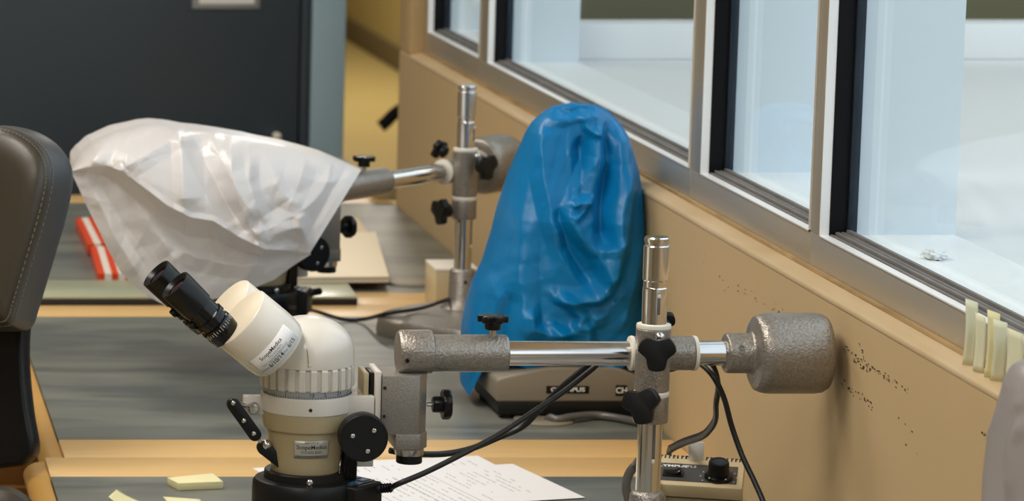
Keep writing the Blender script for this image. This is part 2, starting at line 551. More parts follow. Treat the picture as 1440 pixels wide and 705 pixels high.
# low table past the end of the benches
q = onz(500, 262).y; q2 = onz(500, 223).y
t = thing('side_table', 'small wood-edged grey table beyond the farthest bench, beside the cabinet', 'table', (0.8, (q + q2) / 2, 0))
mb = MB(); mb.bx(0.62, 0.955, q + 0.14, q2, DESK - 0.03, DESK); obj('table_top', mb, M['lino'], t)
mb = MB(); mb.bx(0.62, 0.955, q, q + 0.138, DESK - 0.03, DESK); obj('wood_strip', mb, M['wood'], t, bevel=0.001)
mb = MB(); mb.bx(0.63, 0.945, q + 0.02, q + 0.04, 0.25, DESK - 0.03); obj('front_panel', mb, M['wood_dark'], t, bevel=0.002)
for x in (0.65, 0.93):
    for y in (q + 0.06, q2 - 0.03):
        mb = MB(); mb.bx(x - 0.015, x + 0.015, y - 0.015, y + 0.015, 0, DESK - 0.03); obj('leg', mb, M['wood_dark'], t, bevel=0.002)
# dark grey box between
c = onz(545, 282, DESK)
t = thing('storage_box', 'dark grey box at the far end of the last bench by the wall', 'box', (c.x, c.y + 0.02, DESK))
mb = MB(); mb.bx(c.x - 0.018, c.x + 0.016, c.y, c.y + 0.05, DESK, DESK + 0.020); obj('body', mb, M['box_body'], t, bevel=0.002)
mb = MB(); mb.bx(c.x - 0.02, c.x + 0.018, c.y - 0.002, c.y + 0.052, DESK + 0.020, DESK + 0.030); obj('lid', mb, M['cable_grey'], t, bevel=0.002)

# ------------------------------------------------------------------ cabinet at the back
YC = 6.40
xr = at(485, 120, YC).x; xf = at(437, 120, YC).x; xd = at(420, 120, YC).x
xl = at(-230, 120, YC).x
t = thing('metal_cabinet', 'tall slate-grey metal cabinet with pale blue frame behind the benches', 'cabinet', ((xl + xr) / 2, YC + 0.25, 0))
mb = MB(); mb.bx(xl, xr, YC + 0.02, YC + 0.45, 0.0, 2.0); obj('body', mb, M['cab_frame'], t, bevel=0.004)
mb = MB(); mb.bx(xf, xr, YC, YC + 0.02, 0.02, 2.0); mb.bx(xl, xl + 0.05, YC, YC + 0.02, 0.02, 2.0); mb.bx(xl, xr, YC, YC + 0.02, 1.94, 2.0)
obj('frame', mb, M['cab_frame'], t, bevel=0.004, label='pale blue painted frame')
mb = MB(); mb.bx(xl + 0.052, xd, YC - 0.002, YC + 0.018, 0.06, 1.935); d = obj('door', mb, M['cab_door'], t, bevel=0.004, label='dark slate door')
mb = MB(); mb.bx(xd + 0.003, xf - 0.002, YC + 0.002, YC + 0.019, 0.06, 1.935); obj('door_stile', mb, M['cab_door'], t, bevel=0.003)
h = at(387, 190, YC)
mb = MB(); mb.lathe([(0.006, 0), (0.006, 0.012), (0.008, 0.018), (0.0085, 0.026), (0.006, 0.030), (0, 0.031)], (h.x, YC - 0.002, h.z), (0, -1, 0), 24)
mb.box((h.x, YC - 0.026, h.z - 0.004), (0.012, 0.010, 0.022)); mb.box((h.x + 0.003, YC - 0.02, h.z - 0.012), (0.007, 0.008, 0.012))
obj('handle', mb, M['nylon'], d, bevel=0.003, label='small white turn handle')
a = at(270, 12, YC); b = at(365, 13, YC)
mb = MB(); mb.bx(a.x, b.x, YC - 0.005, YC - 0.002, a.z, a.z + 0.10); lab = obj('label_holder', mb, M['ring_grey'], d, bevel=0.001, label='pale grey label holder')
mb = MB(); mb.bx(a.x + 0.012, b.x - 0.010, YC - 0.0062, YC - 0.005, a.z + 0.009, a.z + 0.092); obj('label_card', mb, M['label_white'], d)

# ------------------------------------------------------------------ office chair in the hall, half hidden
def office_chair_far():
    p = at(580, 169, 7.25)
    t = thing('office_chair', 'black chair half hidden behind the end of the window wall', 'chair', (p.x + 0.27, 7.3, 0))
    X, Y = p.x + 0.27, 7.3
    mb = MB(); mb.bx(X - 0.20, X + 0.24, Y - 0.22, Y + 0.22, 0.42, 0.49); obj('seat', mb, M['leather'], t, bevel=0.025, segs=3)
    mb = MB(); mb.box((X + 0.25, Y, 0.80), (0.06, 0.42, 0.55)); obj('backrest', mb, M['leather'], t, bevel=0.025, segs=3)
    for s in (-1, 1):
        mb = MB(); mb.tube([(X + 0.20, Y + s * 0.25, 0.46), (X + 0.08, Y + s * 0.26, 0.60), (X - 0.06, Y + s * 0.26, p.z - 0.01), (X - 0.22, Y + s * 0.26, p.z - 0.005), (X - 0.285, Y + s * 0.26, p.z - 0.05)], 0.015, 12, flat=0.9)
        obj('armrest', mb, M['black'], t)
    mb = MB(); mb.cyl((X, Y, 0.08), (0, 0, 1), 0.03, 0.34, 20); obj('gas_column', mb, M['black'], t)
    for k in range(5):
        a = 2 * PI * k / 5
        mb = MB(); mb.tube([(X, Y, 0.10), (X + 0.15 * math.cos(a), Y + 0.15 * math.sin(a), 0.09), (X + 0.29 * math.cos(a), Y + 0.29 * math.sin(a), 0.065)], 0.018, 10)
        lg = obj('base_leg', mb, M['black'], t)
        mb = MB(); mb.lathe([(0, -0.015), (0.02, -0.015), (0.026, -0.008), (0.026, 0.008), (0.02, 0.015), (0, 0.015)], (X + 0.29 * math.cos(a), Y + 0.29 * math.sin(a), 0.027), (-math.sin(a), math.cos(a), 0), 20)
        obj('caster', mb, M['black'], lg)
office_chair_far()

# ------------------------------------------------------------------ office chair, left foreground
def office_chair():
    n = V((-0.52, -0.83, 0.20)).normalized()
    P0 = at(88, 300, 3.62)
    pp = lambda x, y: onplane(x, y, P0, n)
    t = thing('office_chair', 'dark leather high-backed office chair at the left beside the benches', 'chair', (-0.02, 3.66, 0))
    out = [(-150, 200), (-60, 181), (-12, 178), (18, 184), (42, 197), (58, 214), (66, 234), (66, 260), (57, 302), (44, 347), (30, 394), (19, 430), (12, 450), (-2, 456), (-60, 456), (-170, 452), (-215, 380), (-225, 290), (-195, 225)]
    def spl(o, n=5):
        L = len(o); r = []
        for i in range(L):
            p0, p1, p2, p3 = [np.array(o[(i + k) % L], float) for k in (-1, 0, 1, 2)]
            for k in range(n):
                s = k / n
                r.append(tuple(0.5 * ((2 * p1) + (-p0 + p2) * s + (2 * p0 - 5 * p1 + 4 * p2 - p3) * s * s + (-p0 + 3 * p1 - 3 * p2 + p3) * s ** 3)))
        return r
    O = [pp(*q) for q in spl(out)]
    cen = sum(O, V()) / len(O)
    rows = []
    for f, d in ((0.0, 0.004), (0.35, 0.010), (0.7, 0.012), (0.9, 0.008), (0.97, 0.002), (1.0, -0.006)):
        rows.append([cen + (p - cen) * f + n * d for p in O])
    mb = MB(); mb.grid(rows, close_u=True); mb.bm.verts.ensure_lookup_table()
    bmesh.ops.remove_doubles(mb.bm, verts=mb.bm.verts, dist=1e-5)
    bk = obj('back_cushion', mb, M['leather'], t, angle=70, label='dark brown leather back cushion')
    rows = []
    for f, d in ((1.0, -0.006), (1.012, -0.010), (1.03, -0.020), (1.045, -0.034), (1.045, -0.046), (1.02, -0.054), (0.0, -0.054)):
        rows.append([cen + (p - cen) * f + n * d for p in O])
    mb = MB(); mb.grid(rows, close_u=True); bmesh.ops.remove_doubles(mb.bm, verts=mb.bm.verts, dist=1e-5)
    obj('side_band', mb, M['leather_side'], t, angle=60, label='charcoal stitched band round the cushion')
    for f, d in ((1.016, -0.0095), (0.985, 0.0015)):
        mb = MB()
        ring = [cen + (p - cen) * f + n * d for p in O]
        for i in range(len(ring)):
            a, b = ring[i], ring[(i + 1) % len(ring)]
            L = (b - a).length
            k = max(1, int(L / 0.007))
            for j in range(k):
                m0, m1 = a.lerp(b, (j + 0.15) / k), a.lerp(b, (j + 0.75) / k)
                mb.tube([m0, m1], 0.0006, 5)
        obj('stitching', mb, M['stitch'], bk)
    # plastic shell behind
    sh = [(x * 1.0 + 10, y + 6) for x, y in out[:9]] + [(62, 330), (50, 380), (38, 430), (32, 470), (32, 520), (38, 580), (46, 630), (36, 648), (20, 655), (-60, 652), (-150, 560), (-200, 420)] + out[17:]
    Q = [onplane(x, y, P0 - n * 0.056, n) for x, y in spl(sh, 4)]
    mb = MB(); mb.prism(Q, -n * 0.022)
    obj('back_shell', mb, M['black'], t, bevel=0.005, segs=2, angle=60)
    # seat, arm, column, base (mostly below the picture)
    mb = MB(); mb.bx(-0.36, 0.13, 3.32, 3.80, 0.44, 0.52); obj('seat', mb, M['leather'], t, bevel=0.03, segs=3)
    ar = at(-2, 742, 3.50)
    mb = MB(); mb.lathe([(0, -0.02), (0.03, -0.02), (0.043, -0.010), (0.045, 0.0), (0.040, 0.012), (0.025, 0.018), (0, 0.02)], (ar.x, ar.y, ar.z), (0.15, 0.98, 0.1), 28)
    mb.tube([(ar.x - 0.02, ar.y, ar.z), (ar.x - 0.07, ar.y + 0.01, ar.z - 0.07), (ar.x - 0.10, ar.y + 0.03, 0.48)], 0.02, 12)
    obj('armrest', mb, M['leather'], t)
    mb = MB(); mb.cyl((-0.12, 3.56, 0.09), (0, 0, 1), 0.03, 0.36, 24); obj('gas_column', mb, M['chrome'], t)
    for k in range(5):
        a = 2 * PI * k / 5 + 0.3
        e = V((-0.12 + 0.30 * math.cos(a), 3.56 + 0.30 * math.sin(a), 0.065))
        mb = MB(); mb.tube([(-0.12, 3.56, 0.105), ((-0.12 + e.x) / 2, (3.56 + e.y) / 2, 0.095), e], 0.02, 10)
        lg = obj('base_leg', mb, M['black'], t)
        mb = MB(); mb.lathe([(0, -0.016), (0.02, -0.016), (0.026, -0.01), (0.026, 0.01), (0.02, 0.016), (0, 0.016)], (e.x, e.y, 0.027), (-math.sin(a), math.cos(a), 0), 20)
        obj('caster', mb, M['black'], lg)
office_chair()
# ------------------------------------------------------------------ boom stands
FN = 3.19                 # post axis, forward distance
FB = FN + 0.024           # boom axis
K = 0.6485e-3             # metres per pixel there
XP = at(911, 690, FN).x
zN = lambda py, Y=FN: at(900, py, Y).z
xB = lambda px, py=497: at(px, py, FB).x

def lobed(mb, c, axis, R, th, lobes=3, ph=0.0, hub=0.011, hubL=0.012, stem=0.003, stemL=0.008):
    """lobed clamp knob; c is where the stem leaves the casting, axis points outwards"""
    u, w, a = basis(axis)
    c = V(c)
    pts = []
    for k in range(72):
        t = 2 * PI * k / 72
        x = 0.5 + 0.5 * math.cos(lobes * (t - ph))
        r = R * (0.66 + 0.34 * min(1, x * 1.5))
        pts.append(c + a * (stemL + hubL) + (u * math.cos(t) + w * math.sin(t)) * r)
    mb.prism(pts, a * th)
    mb.lathe([(hub, stemL), (hub * 1.0, stemL + hubL)], c, a, 32)
    return mb

def make_stand(label, root, yaw, ext, cwshift, knob2, group, slx=0.0):
    """built round the post axis as in the near stand; ext lengthens the arm"""
    t = thing('boom_stand', label, 'microscope stand', (XP, FN, DESK), group)
    ax = (XP, FN, 0)
    L = V((-ext, 0, 0)); Rr = V((cwshift, 0, 0))
    # base plate
    def plate(s, dx=0.0):
        pts = []
        for k in range(64):
            a = 2 * PI * k / 64
            ca, sa = math.cos(a), math.sin(a)
            e = 2 / 3.0
            pts.append(V((XP - 0.005 + dx + 0.108 * s * abs(ca) ** e * (1 if ca > 0 else -1), FN - 0.028 + 0.118 * s * abs(sa) ** e * (1 if sa > 0 else -1), 0)))
        return pts
    rows = []
    for s, z in ((0, 0.0), (0.99, 0.0), (1.0, 0.004), (0.985, 0.018), (0.95, 0.024), (0.80, 0.0275), (0.45, 0.031), (0, 0.033)):
        rows.append([p + V((0, 0, DESK + z)) for p in plate(max(s, 0.001))])
    mb = MB(); mb.grid(rows, close_u=True)
    obj('base_plate', mb, M['hammer'], t, angle=45)
    zc = zN(690)
    rc = 25 * K
    mb = MB(); mb.lathe([(0.030, DESK + 0.028), (0.024, DESK + 0.034), (rc * 1.06, DESK + 0.045), (rc, zc - 0.004), (rc - 0.002, zc - 0.001), (rc - 0.005, zc), (0.0112, zc)], ax)
    cl = obj('base_collar', mb, M['hammer'], t)
    mb = MB()
    for a in (PI * 1.28, PI * 1.72):
        mb.cyl((XP + (rc - 0.002) * math.cos(a), FN + (rc - 0.002) * math.sin(a), zc - 0.016), (math.cos(a), math.sin(a), 0), 0.0022, 0.0025, 16)
    obj('set_screw', mb, M['black'], cl)
    # post
    z0, z1 = DESK + 0.03, zN(333)
    rp = 17.2 * K
    zs = zN(404)
    mb = MB(); mb.lathe([(rp, z0), (rp, zs - 0.001), (rp * 0.985, zs), (rp * 0.955, zs + 0.0005), (rp * 0.955, zs + 0.006), (rp * 1.0, zs + 0.0068),
                         (rp * 1.03, zs + 0.007), (rp * 1.03, z1 - 0.0085), (rp * 0.99, z1 - 0.0078), (rp * 0.90, z1 - 0.0074), (rp * 0.90, z1 - 0.0048),
                         (rp * 0.99, z1 - 0.0045), (rp * 1.0, z1 - 0.0012), (rp * 0.93, z1), (0, z1)], ax, seg=64)
    pst = obj('post', mb, M['chrome'], t, angle=30)
    # slots in the post (keyway)
    for py, hh, kp in ((425, 0.020, 414), (617, 0.034, 646)):
        mb = MB(); mb.box((XP + 0.0012, FN - rp - 0.00005, zN(py)), (0.0028, 0.0006, hh)); obj('keyway', mb, M['cable_grey'], pst, bevel=0.0002)
        mb = MB(); mb.box((XP + 0.0012, FN - rp - 0.0004, zN(kp)), (0.0026, 0.0007, 0.0035)); obj('key', mb, M['nylon'], pst, bevel=0.0004)
    # vertical clamp tube
    rt = 24.2 * K
    zt, zb = zN(461), zN(549)
    zh = at(918, 497, FB).z
    mb = MB(); mb.lathe([(rp, zb), (rt - 0.001, zb), (rt, zb + 0.001), (rt, zt - 0.001), (rt - 0.001, zt), (rp, zt)], ax, seg=64)
    body = obj('clamp_body', mb, M['hammer'], t)
    mb = MB(); mb.lathe([(rp, zt), (rt * 0.99, zt), (rt * 1.0, zt + 0.0015), (rt * 0.97, zt + 0.0035), (rp + 0.0006, zt + 0.0042)], ax, seg=64)
    obj('washer', mb, M['nylon'], t, label='white nylon washer')
    mb = MB(); mb.lathe([(rp, zb - 0.0052), (rt * 0.98, zb - 0.0052), (rt * 1.02, zb - 0.0035), (rt * 1.02, zb - 0.0012), (rt * 0.98, zb - 0.0002), (rp, zb - 0.0002)], ax, seg=64)
    obj('washer', mb, M['nylon'], t, label='white nylon washer')
    zl = zb - 0.0053
    mb = MB(); mb.lathe([(rp, zl - 0.024), (rt * 0.97, zl - 0.024), (rt, zl - 0.022), (rt, zl - 0.001), (rt * 0.98, zl), (rp, zl)], ax, seg=64)
    low = obj('stop_collar', mb, M['hammer'], t)
    # horizontal clamp tube
    xl, xr2 = xB(890), xB(974)
    rh = 24.2 * K
    hb = (0, FB, zh)
    mb = MB(); mb.lathe([(0.013, xl), (rh - 0.001, xl), (rh, xl + 0.001), (rh, xr2 - 0.001), (rh - 0.001, xr2), (0.013, xr2)], hb, (1, 0, 0), 64)
    obj('arm_tube', mb, M['hammer'], t)
    for xa, sgn in ((xl, -1), (xr2, 1)):
        mb = MB(); mb.lathe([(0.0134, xa), (rh * 1.02, xa), (rh * 1.04, xa + sgn * 0.0012), (rh * 1.0, xa + sgn * 0.0032), (0.0136, xa + sgn * 0.0036)], hb, (1, 0, 0), 64)
        obj('washer', mb, M['nylon'], t, label='white nylon washer')
    # boom rod
    rr = 17.4 * K
    xs = xB(713) - ext + slx
    mb = MB(); mb.lathe([(rr, xs - 0.05), (rr, xB(1030) + cwshift)], hb, (1, 0, 0), 64)
    obj('boom_rod', mb, M['chrome'], t)
    # sleeve + knuckle
    x7 = xB(606) - ext
    r7 = 26.6 * K
    mb = MB(); mb.lathe([(0.0, x7 - 0.01), (r7, x7 - 0.01), (r7, xs - 0.003), (r7 * 0.97, xs - 0.0008), (r7 * 0.92, xs), (rr, xs)], hb, (1, 0, 0), 64)
    sl = obj('arm_sleeve', mb, M['hammer'], t)
    rk = 31.5 * K
    xk = xB(558.5) - ext
    mb = MB(); mb.lathe([(0, xk), (rk * 0.86, xk), (rk * 0.93, xk + 0.0006), (rk, xk + 0.0032), (rk, x7 - 0.001), (rk * 0.985, x7), (r7, x7 + 0.0003)], (0, FB, at(580, 495, FB).z), (1, 0, 0), 64)
    kn = obj('knuckle', mb, M['hammer'], t)
    mb = MB(); mb.cyl((xk + 0.006, FB - rk * 0.9, zh - 0.003), (0.0, -1, -0.15), 0.0018, 0.0035, 14); obj('set_screw', mb, M['black'], kn)
    kx = xB(692) - ext
    zk = zh + r7
    mb = MB(); mb.cyl((kx, FB, zk - 0.003), (0, 0, 1), 0.0030, 0.014, 20); stm = obj('knob_stem', mb, M['steel'], t)
    mb = MB(); lobed(mb, (kx, FB, zk - 0.003), (0, 0, 1), 0.0142, 0.0058, 6, 0.3, hub=0.0075, hubL=0.007, stemL=0.008)
    obj('clamp_knob', mb, M['black'], t, bevel=0.0010, label='black lobed clamp knob')
    # counterweight
    xa, xb = xB(1056) + cwshift, xB(1163) + cwshift
    rw = 57.5 * K
    xn = xB(1019) + cwshift
    rn = 28.6 * K
    mb = MB(); mb.lathe([(rr, xn), (rn * 0.90, xn), (rn * 0.97, xn + 0.0008), (rn, xn + 0.003), (rn, xa - 0.002), (rn * 1.06, xa + 0.0005), (rn * 1.25, xa + 0.0016),
                         (rw * 0.84, xa + 0.0022), (rw * 0.92, xa + 0.0040), (rw * 0.97, xa + 0.0085), (rw * 0.995, xa + 0.013), (rw, xa + 0.018), (rw * 1.0, xb - 0.013), (rw * 0.975, xb - 0.006), (rw * 0.90, xb - 0.0015), (rw * 0.80, xb), (0, xb)], hb, (1, 0, 0), 96)
    cw = obj('counterweight', mb, M['hammer'], t, angle=60)
    mb = MB(); sx = xB(1036) + cwshift
    mb.lathe([(0.0028, 0), (0.0028, 0.0008), (0.0019, 0.0009), (0.0017, 0.0002), (0, 0.0002)], (sx, FB - rn * 0.90, zh + rn * 0.42), (0, -0.9, 0.42), 20)
    obj('set_screw', mb, M['cable_grey'], cw)
    # clamp knobs on the post
    kz = at(925, 496, FN).z
    mb = MB(); mb.sphere((XP + 0.0015, FN - rt - 0.001, zN(470)), 0.0050, 20); obj('bolt_head', mb, M['steel'], body)
    mb = MB(); ka = V((-0.20, -1, 0.03)).normalized(); lobed(mb, at(924, 497, FN - 0.040) - ka * 0.025, ka, 0.0172, 0.009, 3, PI / 6, hub=0.009, hubL=0.008)
    obj('clamp_knob', mb, M['black_matte'], t, bevel=0.0014, label='black three-lobed clamp knob')
    d2 = V((math.cos(knob2), math.sin(knob2), 0))
    kc = V((XP, FN, zl - 0.0125)) + d2 * (rt - 0.003)
    if knob2 > PI:
        d2 = V((-0.55, -0.83, 0.12)).normalized(); kc = at(900, 570, FN - 0.032) - d2 * 0.026
    mb = MB(); lobed(mb, kc, d2, 0.0178, 0.009, 3, 0.75, hub=0.009, hubL=0.009)
    obj('clamp_knob', mb, M['black_matte'], t, bevel=0.0014, label='black three-lobed clamp knob')
    mb = MB(); lobed(mb, V((xB(938), FB + rh - 0.003, zh + 0.016)), (0.0, 0.9, 0.45), 0.0135, 0.007, 3, 0.8, hub=0.008, hubL=0.008)
    obj('clamp_knob', mb, M['black_matte'], t, bevel=0.0014, label='black three-lobed clamp knob')
    t.location = root
    t.rotation_euler = (0, 0, yaw)
    return t

near_stand = make_stand('hammered grey boom stand in front with its counterweight by the wall', (XP, FN, DESK), 0, 0, 0, PI * 1.27, 'grey boom stands')
RS = V((at(648, 455, 4.5).x, 4.5, DESK))
YAW = math.radians(45)
EXT = 0.042
rear_stand = make_stand('hammered grey boom stand farther back, carrying the white-covered microscope', RS, YAW, EXT, -0.036, PI * 0.86, 'grey boom stands', 0.030)

# ------------------------------------------------------------------ stereo microscope
XS = at(431, 560, FB).x
PIV = V((at(581, 530, FB).x, FB, at(581, 527, FB).z))
zM = lambda py, Y=FB - 0.040: at(431, py, Y).z
KM = 0.6535e-3
def micro():
    t = thing('stereo_microscope', 'cream binocular stereo microscope without cover on the front stand', 'microscope', PIV, 'stereo microscopes')
    ax = (XS, FB, 0)
    def lz(prof, name, m, **k):
        mb = MB(); mb.lathe([(r * KM, zM(y)) for r, y in prof], ax, (0, 0, 1), 72, k.pop('rmod', None))
        return obj(name, mb, m, t, **k)
    low = lz([(0, 684), (43, 684), (45.5, 682), (47, 676), (54.5, 617), (55.0, 613.5), (57.5, 612.5), (60, 611), (61, 608), (62, 588), (60, 586), (0, 586)], 'objective_housing', M['tan'], label='tan tapered lower housing')
    ring = lz([(50, 588), (62, 588), (64, 586), (64.5, 566), (63.5, 563), (61, 562), (50, 562)], 'mount_ring', M['cream_grey'], label='pale grey mounting ring')
    sc = lz([(50, 563), (62, 563), (62.3, 553), (50, 553)], 'scale_ring', M['ring_grey'], label='engraved grey magnification ring')
    # engraved ticks and numbers on the scale
    mb = MB()
    R = 62.5 * KM
    zc0 = zM(560.5)
    for k in range(-22, 23):
        a = -PI / 2 + k * 0.062
        h = 0.0030 if k % 5 == 0 else 0.0019
        c = V((XS + R * math.cos(a), FB + R * math.sin(a), zc0 + h / 2 - 0.0012))
        mb.box(c, (0.0003, 0.0003, h), a)
    obj('tick_marks', mb, M['ink'], sc)
    def cyl_fn(R, a0, z0, rot=0.0, slope=0.0):
        def f(x, y):
            xx = x * math.cos(rot) - y * math.sin(rot); yy = x * math.sin(rot) + y * math.cos(rot)
            a = a0 + xx / R
            r = R + slope * yy
            return V((XS + r * math.cos(a), FB + r * math.sin(a), z0 + yy))
        return f
    for s, a in (('1', -0.62), ('1.5', -0.02), ('2', 0.28), ('2.5', 0.66), ('3', 1.0)):
        letters(s, 0.0042, cyl_fn(R + 0.0001, -PI / 2 + a, zM(556.3)), M['ink'], sc, 'scale_number')
    mb = MB(); mb.cyl((XS - 0.002, FB - 64.0 * KM, zM(577)), (0, -1, 0), 0.0016, 0.0006, 16); obj('screw_hole', mb, M['ink'], ring)
    # ribbed zoom ring
    NR = 26
    def rm(tt):
        f = (tt * NR / (2 * PI) + 0.25) % 1.0
        return 1.0 if f < 0.58 else 0.93
    mb = MB(); mb.lathe([(r * KM, zM(y)) for r, y in ((58, 553), (64.5, 553), (66, 551), (66, 524), (64, 521), (58, 520))], ax, (0, 0, 1), 480, rm)
    obj('zoom_ring', mb, M['cream_grey'], t, angle=25, label='ribbed cream zoom ring')
    # domed body
    dome = [(0, 521), (64.5, 521), (65, 518), (65.4, 512), (65.0, 503)]
    for k in range(1, 13):
        a = PI / 2 * k / 12
        dome.append((65.0 * math.cos(a) ** 0.92, 503 - 48 * math.sin(a)))
    dome[-1] = (0, 455)
    mb = MB(); mb.lathe([(r * KM, zM(y)) for r, y in dome], ax, (0, 0, 1), 72)
    db = obj('domed_body', mb, M['cream'], t, angle=50, label='domed cream body')
    mb = MB(); mb.cyl(at(436, 513, FB - 64.0 * KM), (0.05, -1, 0.1), 0.0019, 0.0008, 16); obj('screw', mb, M['steel'], db)
    mb = MB(); mb.tube([at(434, 517, FB - 65.0 * KM) , at(432, 495, FB - 63 * KM), at(428, 475, FB - 52 * KM)], 0.0005, 6); obj('seam', mb, M['box_body'], db)
    # binocular prism housings
    HY = math.radians(9)
    RZ = Matrix.Rotation(HY, 3, 'Z')
    d = RZ @ V((-math.cos(math.radians(40)), 0, math.sin(math.radians(40))))
    Rh = 48 * KM
    de = RZ @ V((-math.cos(math.radians(44)), 0, math.sin(math.radians(44))))
    sepv = RZ @ V((0, 0.067, 0))
    for s, off, tw in ((-1, 0.0, 0.0), (1, 0.0, 0.0)):
        yy = FB + s * 0.0335
        fc = at(337, 446.5, FB - 0.042) + (sepv + V((0.005, 0, -0.001))) * ((s + 1) / 2)
        Lh = 0.051
        mb = MB()
        mb.lathe([(0, 0), (Rh * 0.965, 0), (Rh, -0.0012), (Rh * 1.01, -0.03), (Rh * 1.0, -Lh + 0.012), (Rh * 0.97, -Lh + 0.004), (Rh * 0.90, -Lh), (0, -Lh)], fc, d, 72)
        ph = obj('prism_housing', mb, [M['cream'], M['cream_face']], t, angle=50, label='rounded cream prism housing')
        for p in ph.data.polygons:
            if p.normal.dot(d) > 0.95:
                p.material_index = 1
        if s < 0:
            hs, hf = ph, fc
        # eyepiece
        e0 = at(311, 464, FB - 0.046) + sepv * ((s + 1) / 2)
        g = K * 1.0
        mb = MB()
        prof = [(22.5, -12), (24.0, 0), (24.2, 12), (23.5, 14), (21.6, 15), (21.6, 20), (24.4, 21), (24.4, 28), (23.6, 29), (21.8, 30), (21.5, 48)]
        mb.lathe([(0, -12 * g)] + [(r * g, h * g) for r, h in prof] + [(0, 48 * g)], e0, de, 64)
        eb = obj('eyepiece_barrel', mb, M['black_gloss'], t, angle=35, label='gloss black eyepiece barrel')
        mb = MB()
        prof = [(21.4, 47), (23.4, 48), (23.8, 60), (24.6, 92), (24.2, 94), (22.0, 94.3), (16.5, 89), (16.0, 86), (0, 86)]
        mb.lathe([(0, 47 * g)] + [(r * g, h * g) for r, h in prof], e0, de, 64)
        ec = obj('eyecup', mb, M['black'], eb, angle=35)
        mb = MB()
        mb.lathe([(0, 86.2 * g), (15.6 * g, 86.2 * g), (13 * g, 88.5 * g), (8 * g, 90 * g), (0, 90.5 * g)], e0, de, 40)
        obj('eye_lens', mb, M['lens'], eb)
        # white graduation marks and small lever on the barrel
        u, w, a = basis(de)
        mb = MB()
        for k in range(36):
            tt = 2 * PI * k / 36
            rd = u * math.cos(tt) + w * math.sin(tt)
            hh = 4.0 if k % 3 else 7.0
            mtx = Matrix((rd, a.cross(rd), a)).transposed()
            mb.box(e0 + rd * 24.2 * g + a * (8 * g), (0.0003, 0.0003, hh * g), mtx=mtx)
        obj('graduation', mb, M['white_print'], eb)
        mb = MB(); rd = (-u * 0.2 + V((-0.6, -0.25, -0.6))).normalized(); rd = (rd - a * rd.dot(a)).normalized()
        mb.lathe([(0.0042, 0), (0.0042, 0.003), (0.003, 0.004), (0, 0.004)], e0 + rd * 21 * g + a * 34 * g, rd, 20)
        obj('lock_screw', mb, M['black'], eb)
    # white sticker wrapped round the near housing, near its rear end
    u2 = RZ @ V((0, -1, 0)); w2 = d.cross(u2).normalized()
    if w2.z < 0: w2 = -w2
    #   # towards viewer / across the top
    Rs = Rh * 1.012
    def hous_fn(a0, h0):
        def f(x, y):
            a = a0 + x / Rs
            r = u2 * math.cos(a) + w2 * math.sin(a)
            return hf + r * (Rs + 0.0004) + d * (h0 + y)
        return f
    fn = hous_fn(-0.16, -Lh + 0.0145)
    mb = MB()
    hw, hh = 0.0255, 0.0095
    rows = [[fn(-hw + 2 * hw * i / 24, y) for i in range(25)] for y in (-hh, hh)]
    mb.grid(rows)
    st = obj('service_label', mb, M['label_white'], hs, solid=0.0002)
    g2 = lambda x0, y0: (lambda x, y: fn(x + x0, y + y0) + (fn(x + x0, y + y0) - hf - d * ((fn(x + x0, y + y0) - hf).dot(d))).normalized() * 0.0003)
    letters('ScopeMedics', 0.0052, g2(-0.001, 0.0045), M['ink'], hs, bold=0.00005)
    letters('315-432-8291', 0.0030, g2(0.001, 0.0005), M['ink_grey'], hs)
    letters('Email: scopemedics@gmail.com', 0.0025, g2(-0.002, -0.0022), M['ink_grey'], hs)
    letters('Serviced', 0.0028, g2(-0.0195, -0.0063), M['ink_grey'], hs)
    letters('6/10/14', 0.0058, g2(-0.0045, -0.0060), M['ink'], hs, bold=0.00005)
    letters('Due', 0.0028, g2(0.0070, -0.0063), M['ink_grey'], hs)
    letters('6/15', 0.0055, g2(0.0160, -0.0060), M['ink'], hs)
    # silver label on the lower housing
    zl = zM(635)
    slope = (54.5 - 47) * KM / (zM(617) - zM(676))
    Rl = 52.3 * KM
    fn2 = cyl_fn(Rl + 0.0003, -PI / 2 + 0.03, zl, 0.0, slope)
    hw, hh = 25.5 * KM, 13 * KM
    pts = []
    mb = MB(); rows = [[fn2(-hw + 2 * hw * i / 20, -hh + 2 * hh * j / 4) for i in range(21)] for j in range(5)]
    mb.grid(rows); obj('silver_label', mb, M['label'], low, solid=0.0002, label='silver service label')
    def lf(x0, y0):
        g = cyl_fn(Rl + 0.0006, -PI / 2 + 0.03, zl, 0.0, slope)
        return lambda x, y: g(x + x0, y + y0)
    letters('SERVICED BY', 0.0023, lf(0, 0.0064), M['ink'], low)
    letters('ScopeMedics', 0.0054, lf(0, 0.0021), M['ink'], low, bold=0.00004)
    letters('315-432-8291', 0.0036, lf(0, -0.0026), M['ink'], low)
    letters('Email: scopemedics@gmail.com', 0.0022, lf(0, -0.0062), M['ink'], low)
    # arm to the focus block
    B = lambda px, py, dy=0.0: at(px, py, FB + dy)
    def bxp(px0, px1, py0, py1, y0, y1, m, name, bev=0.0012, parent=None, **k):
        ymid = FB + y0
        a = at(px0, py1, ymid); b = at(px1, py0, ymid)
        mb = MB(); mb.bx(a.x, b.x, FB + y0, FB + y1, a.z, b.z)
        return obj(name, mb, m, parent or t, bevel=bev, **k)
    bxp(482, 527, 558, 590, -0.022, 0.022, M['cream_grey'], 'mount_arm', label='pale grey mounting arm')
    bxp(511, 519, 525, 559, -0.016, 0.020, M['tan'], 'dovetail', 0.0008)
    bxp(518, 527, 525, 618, -0.013, 0.016, M['black'], 'slide', 0.0004, label='black slide between the plates')
    bxp(526, 537, 523, 632, -0.021, 0.022, M['cream_grey'], 'slide_plate', 0.001)
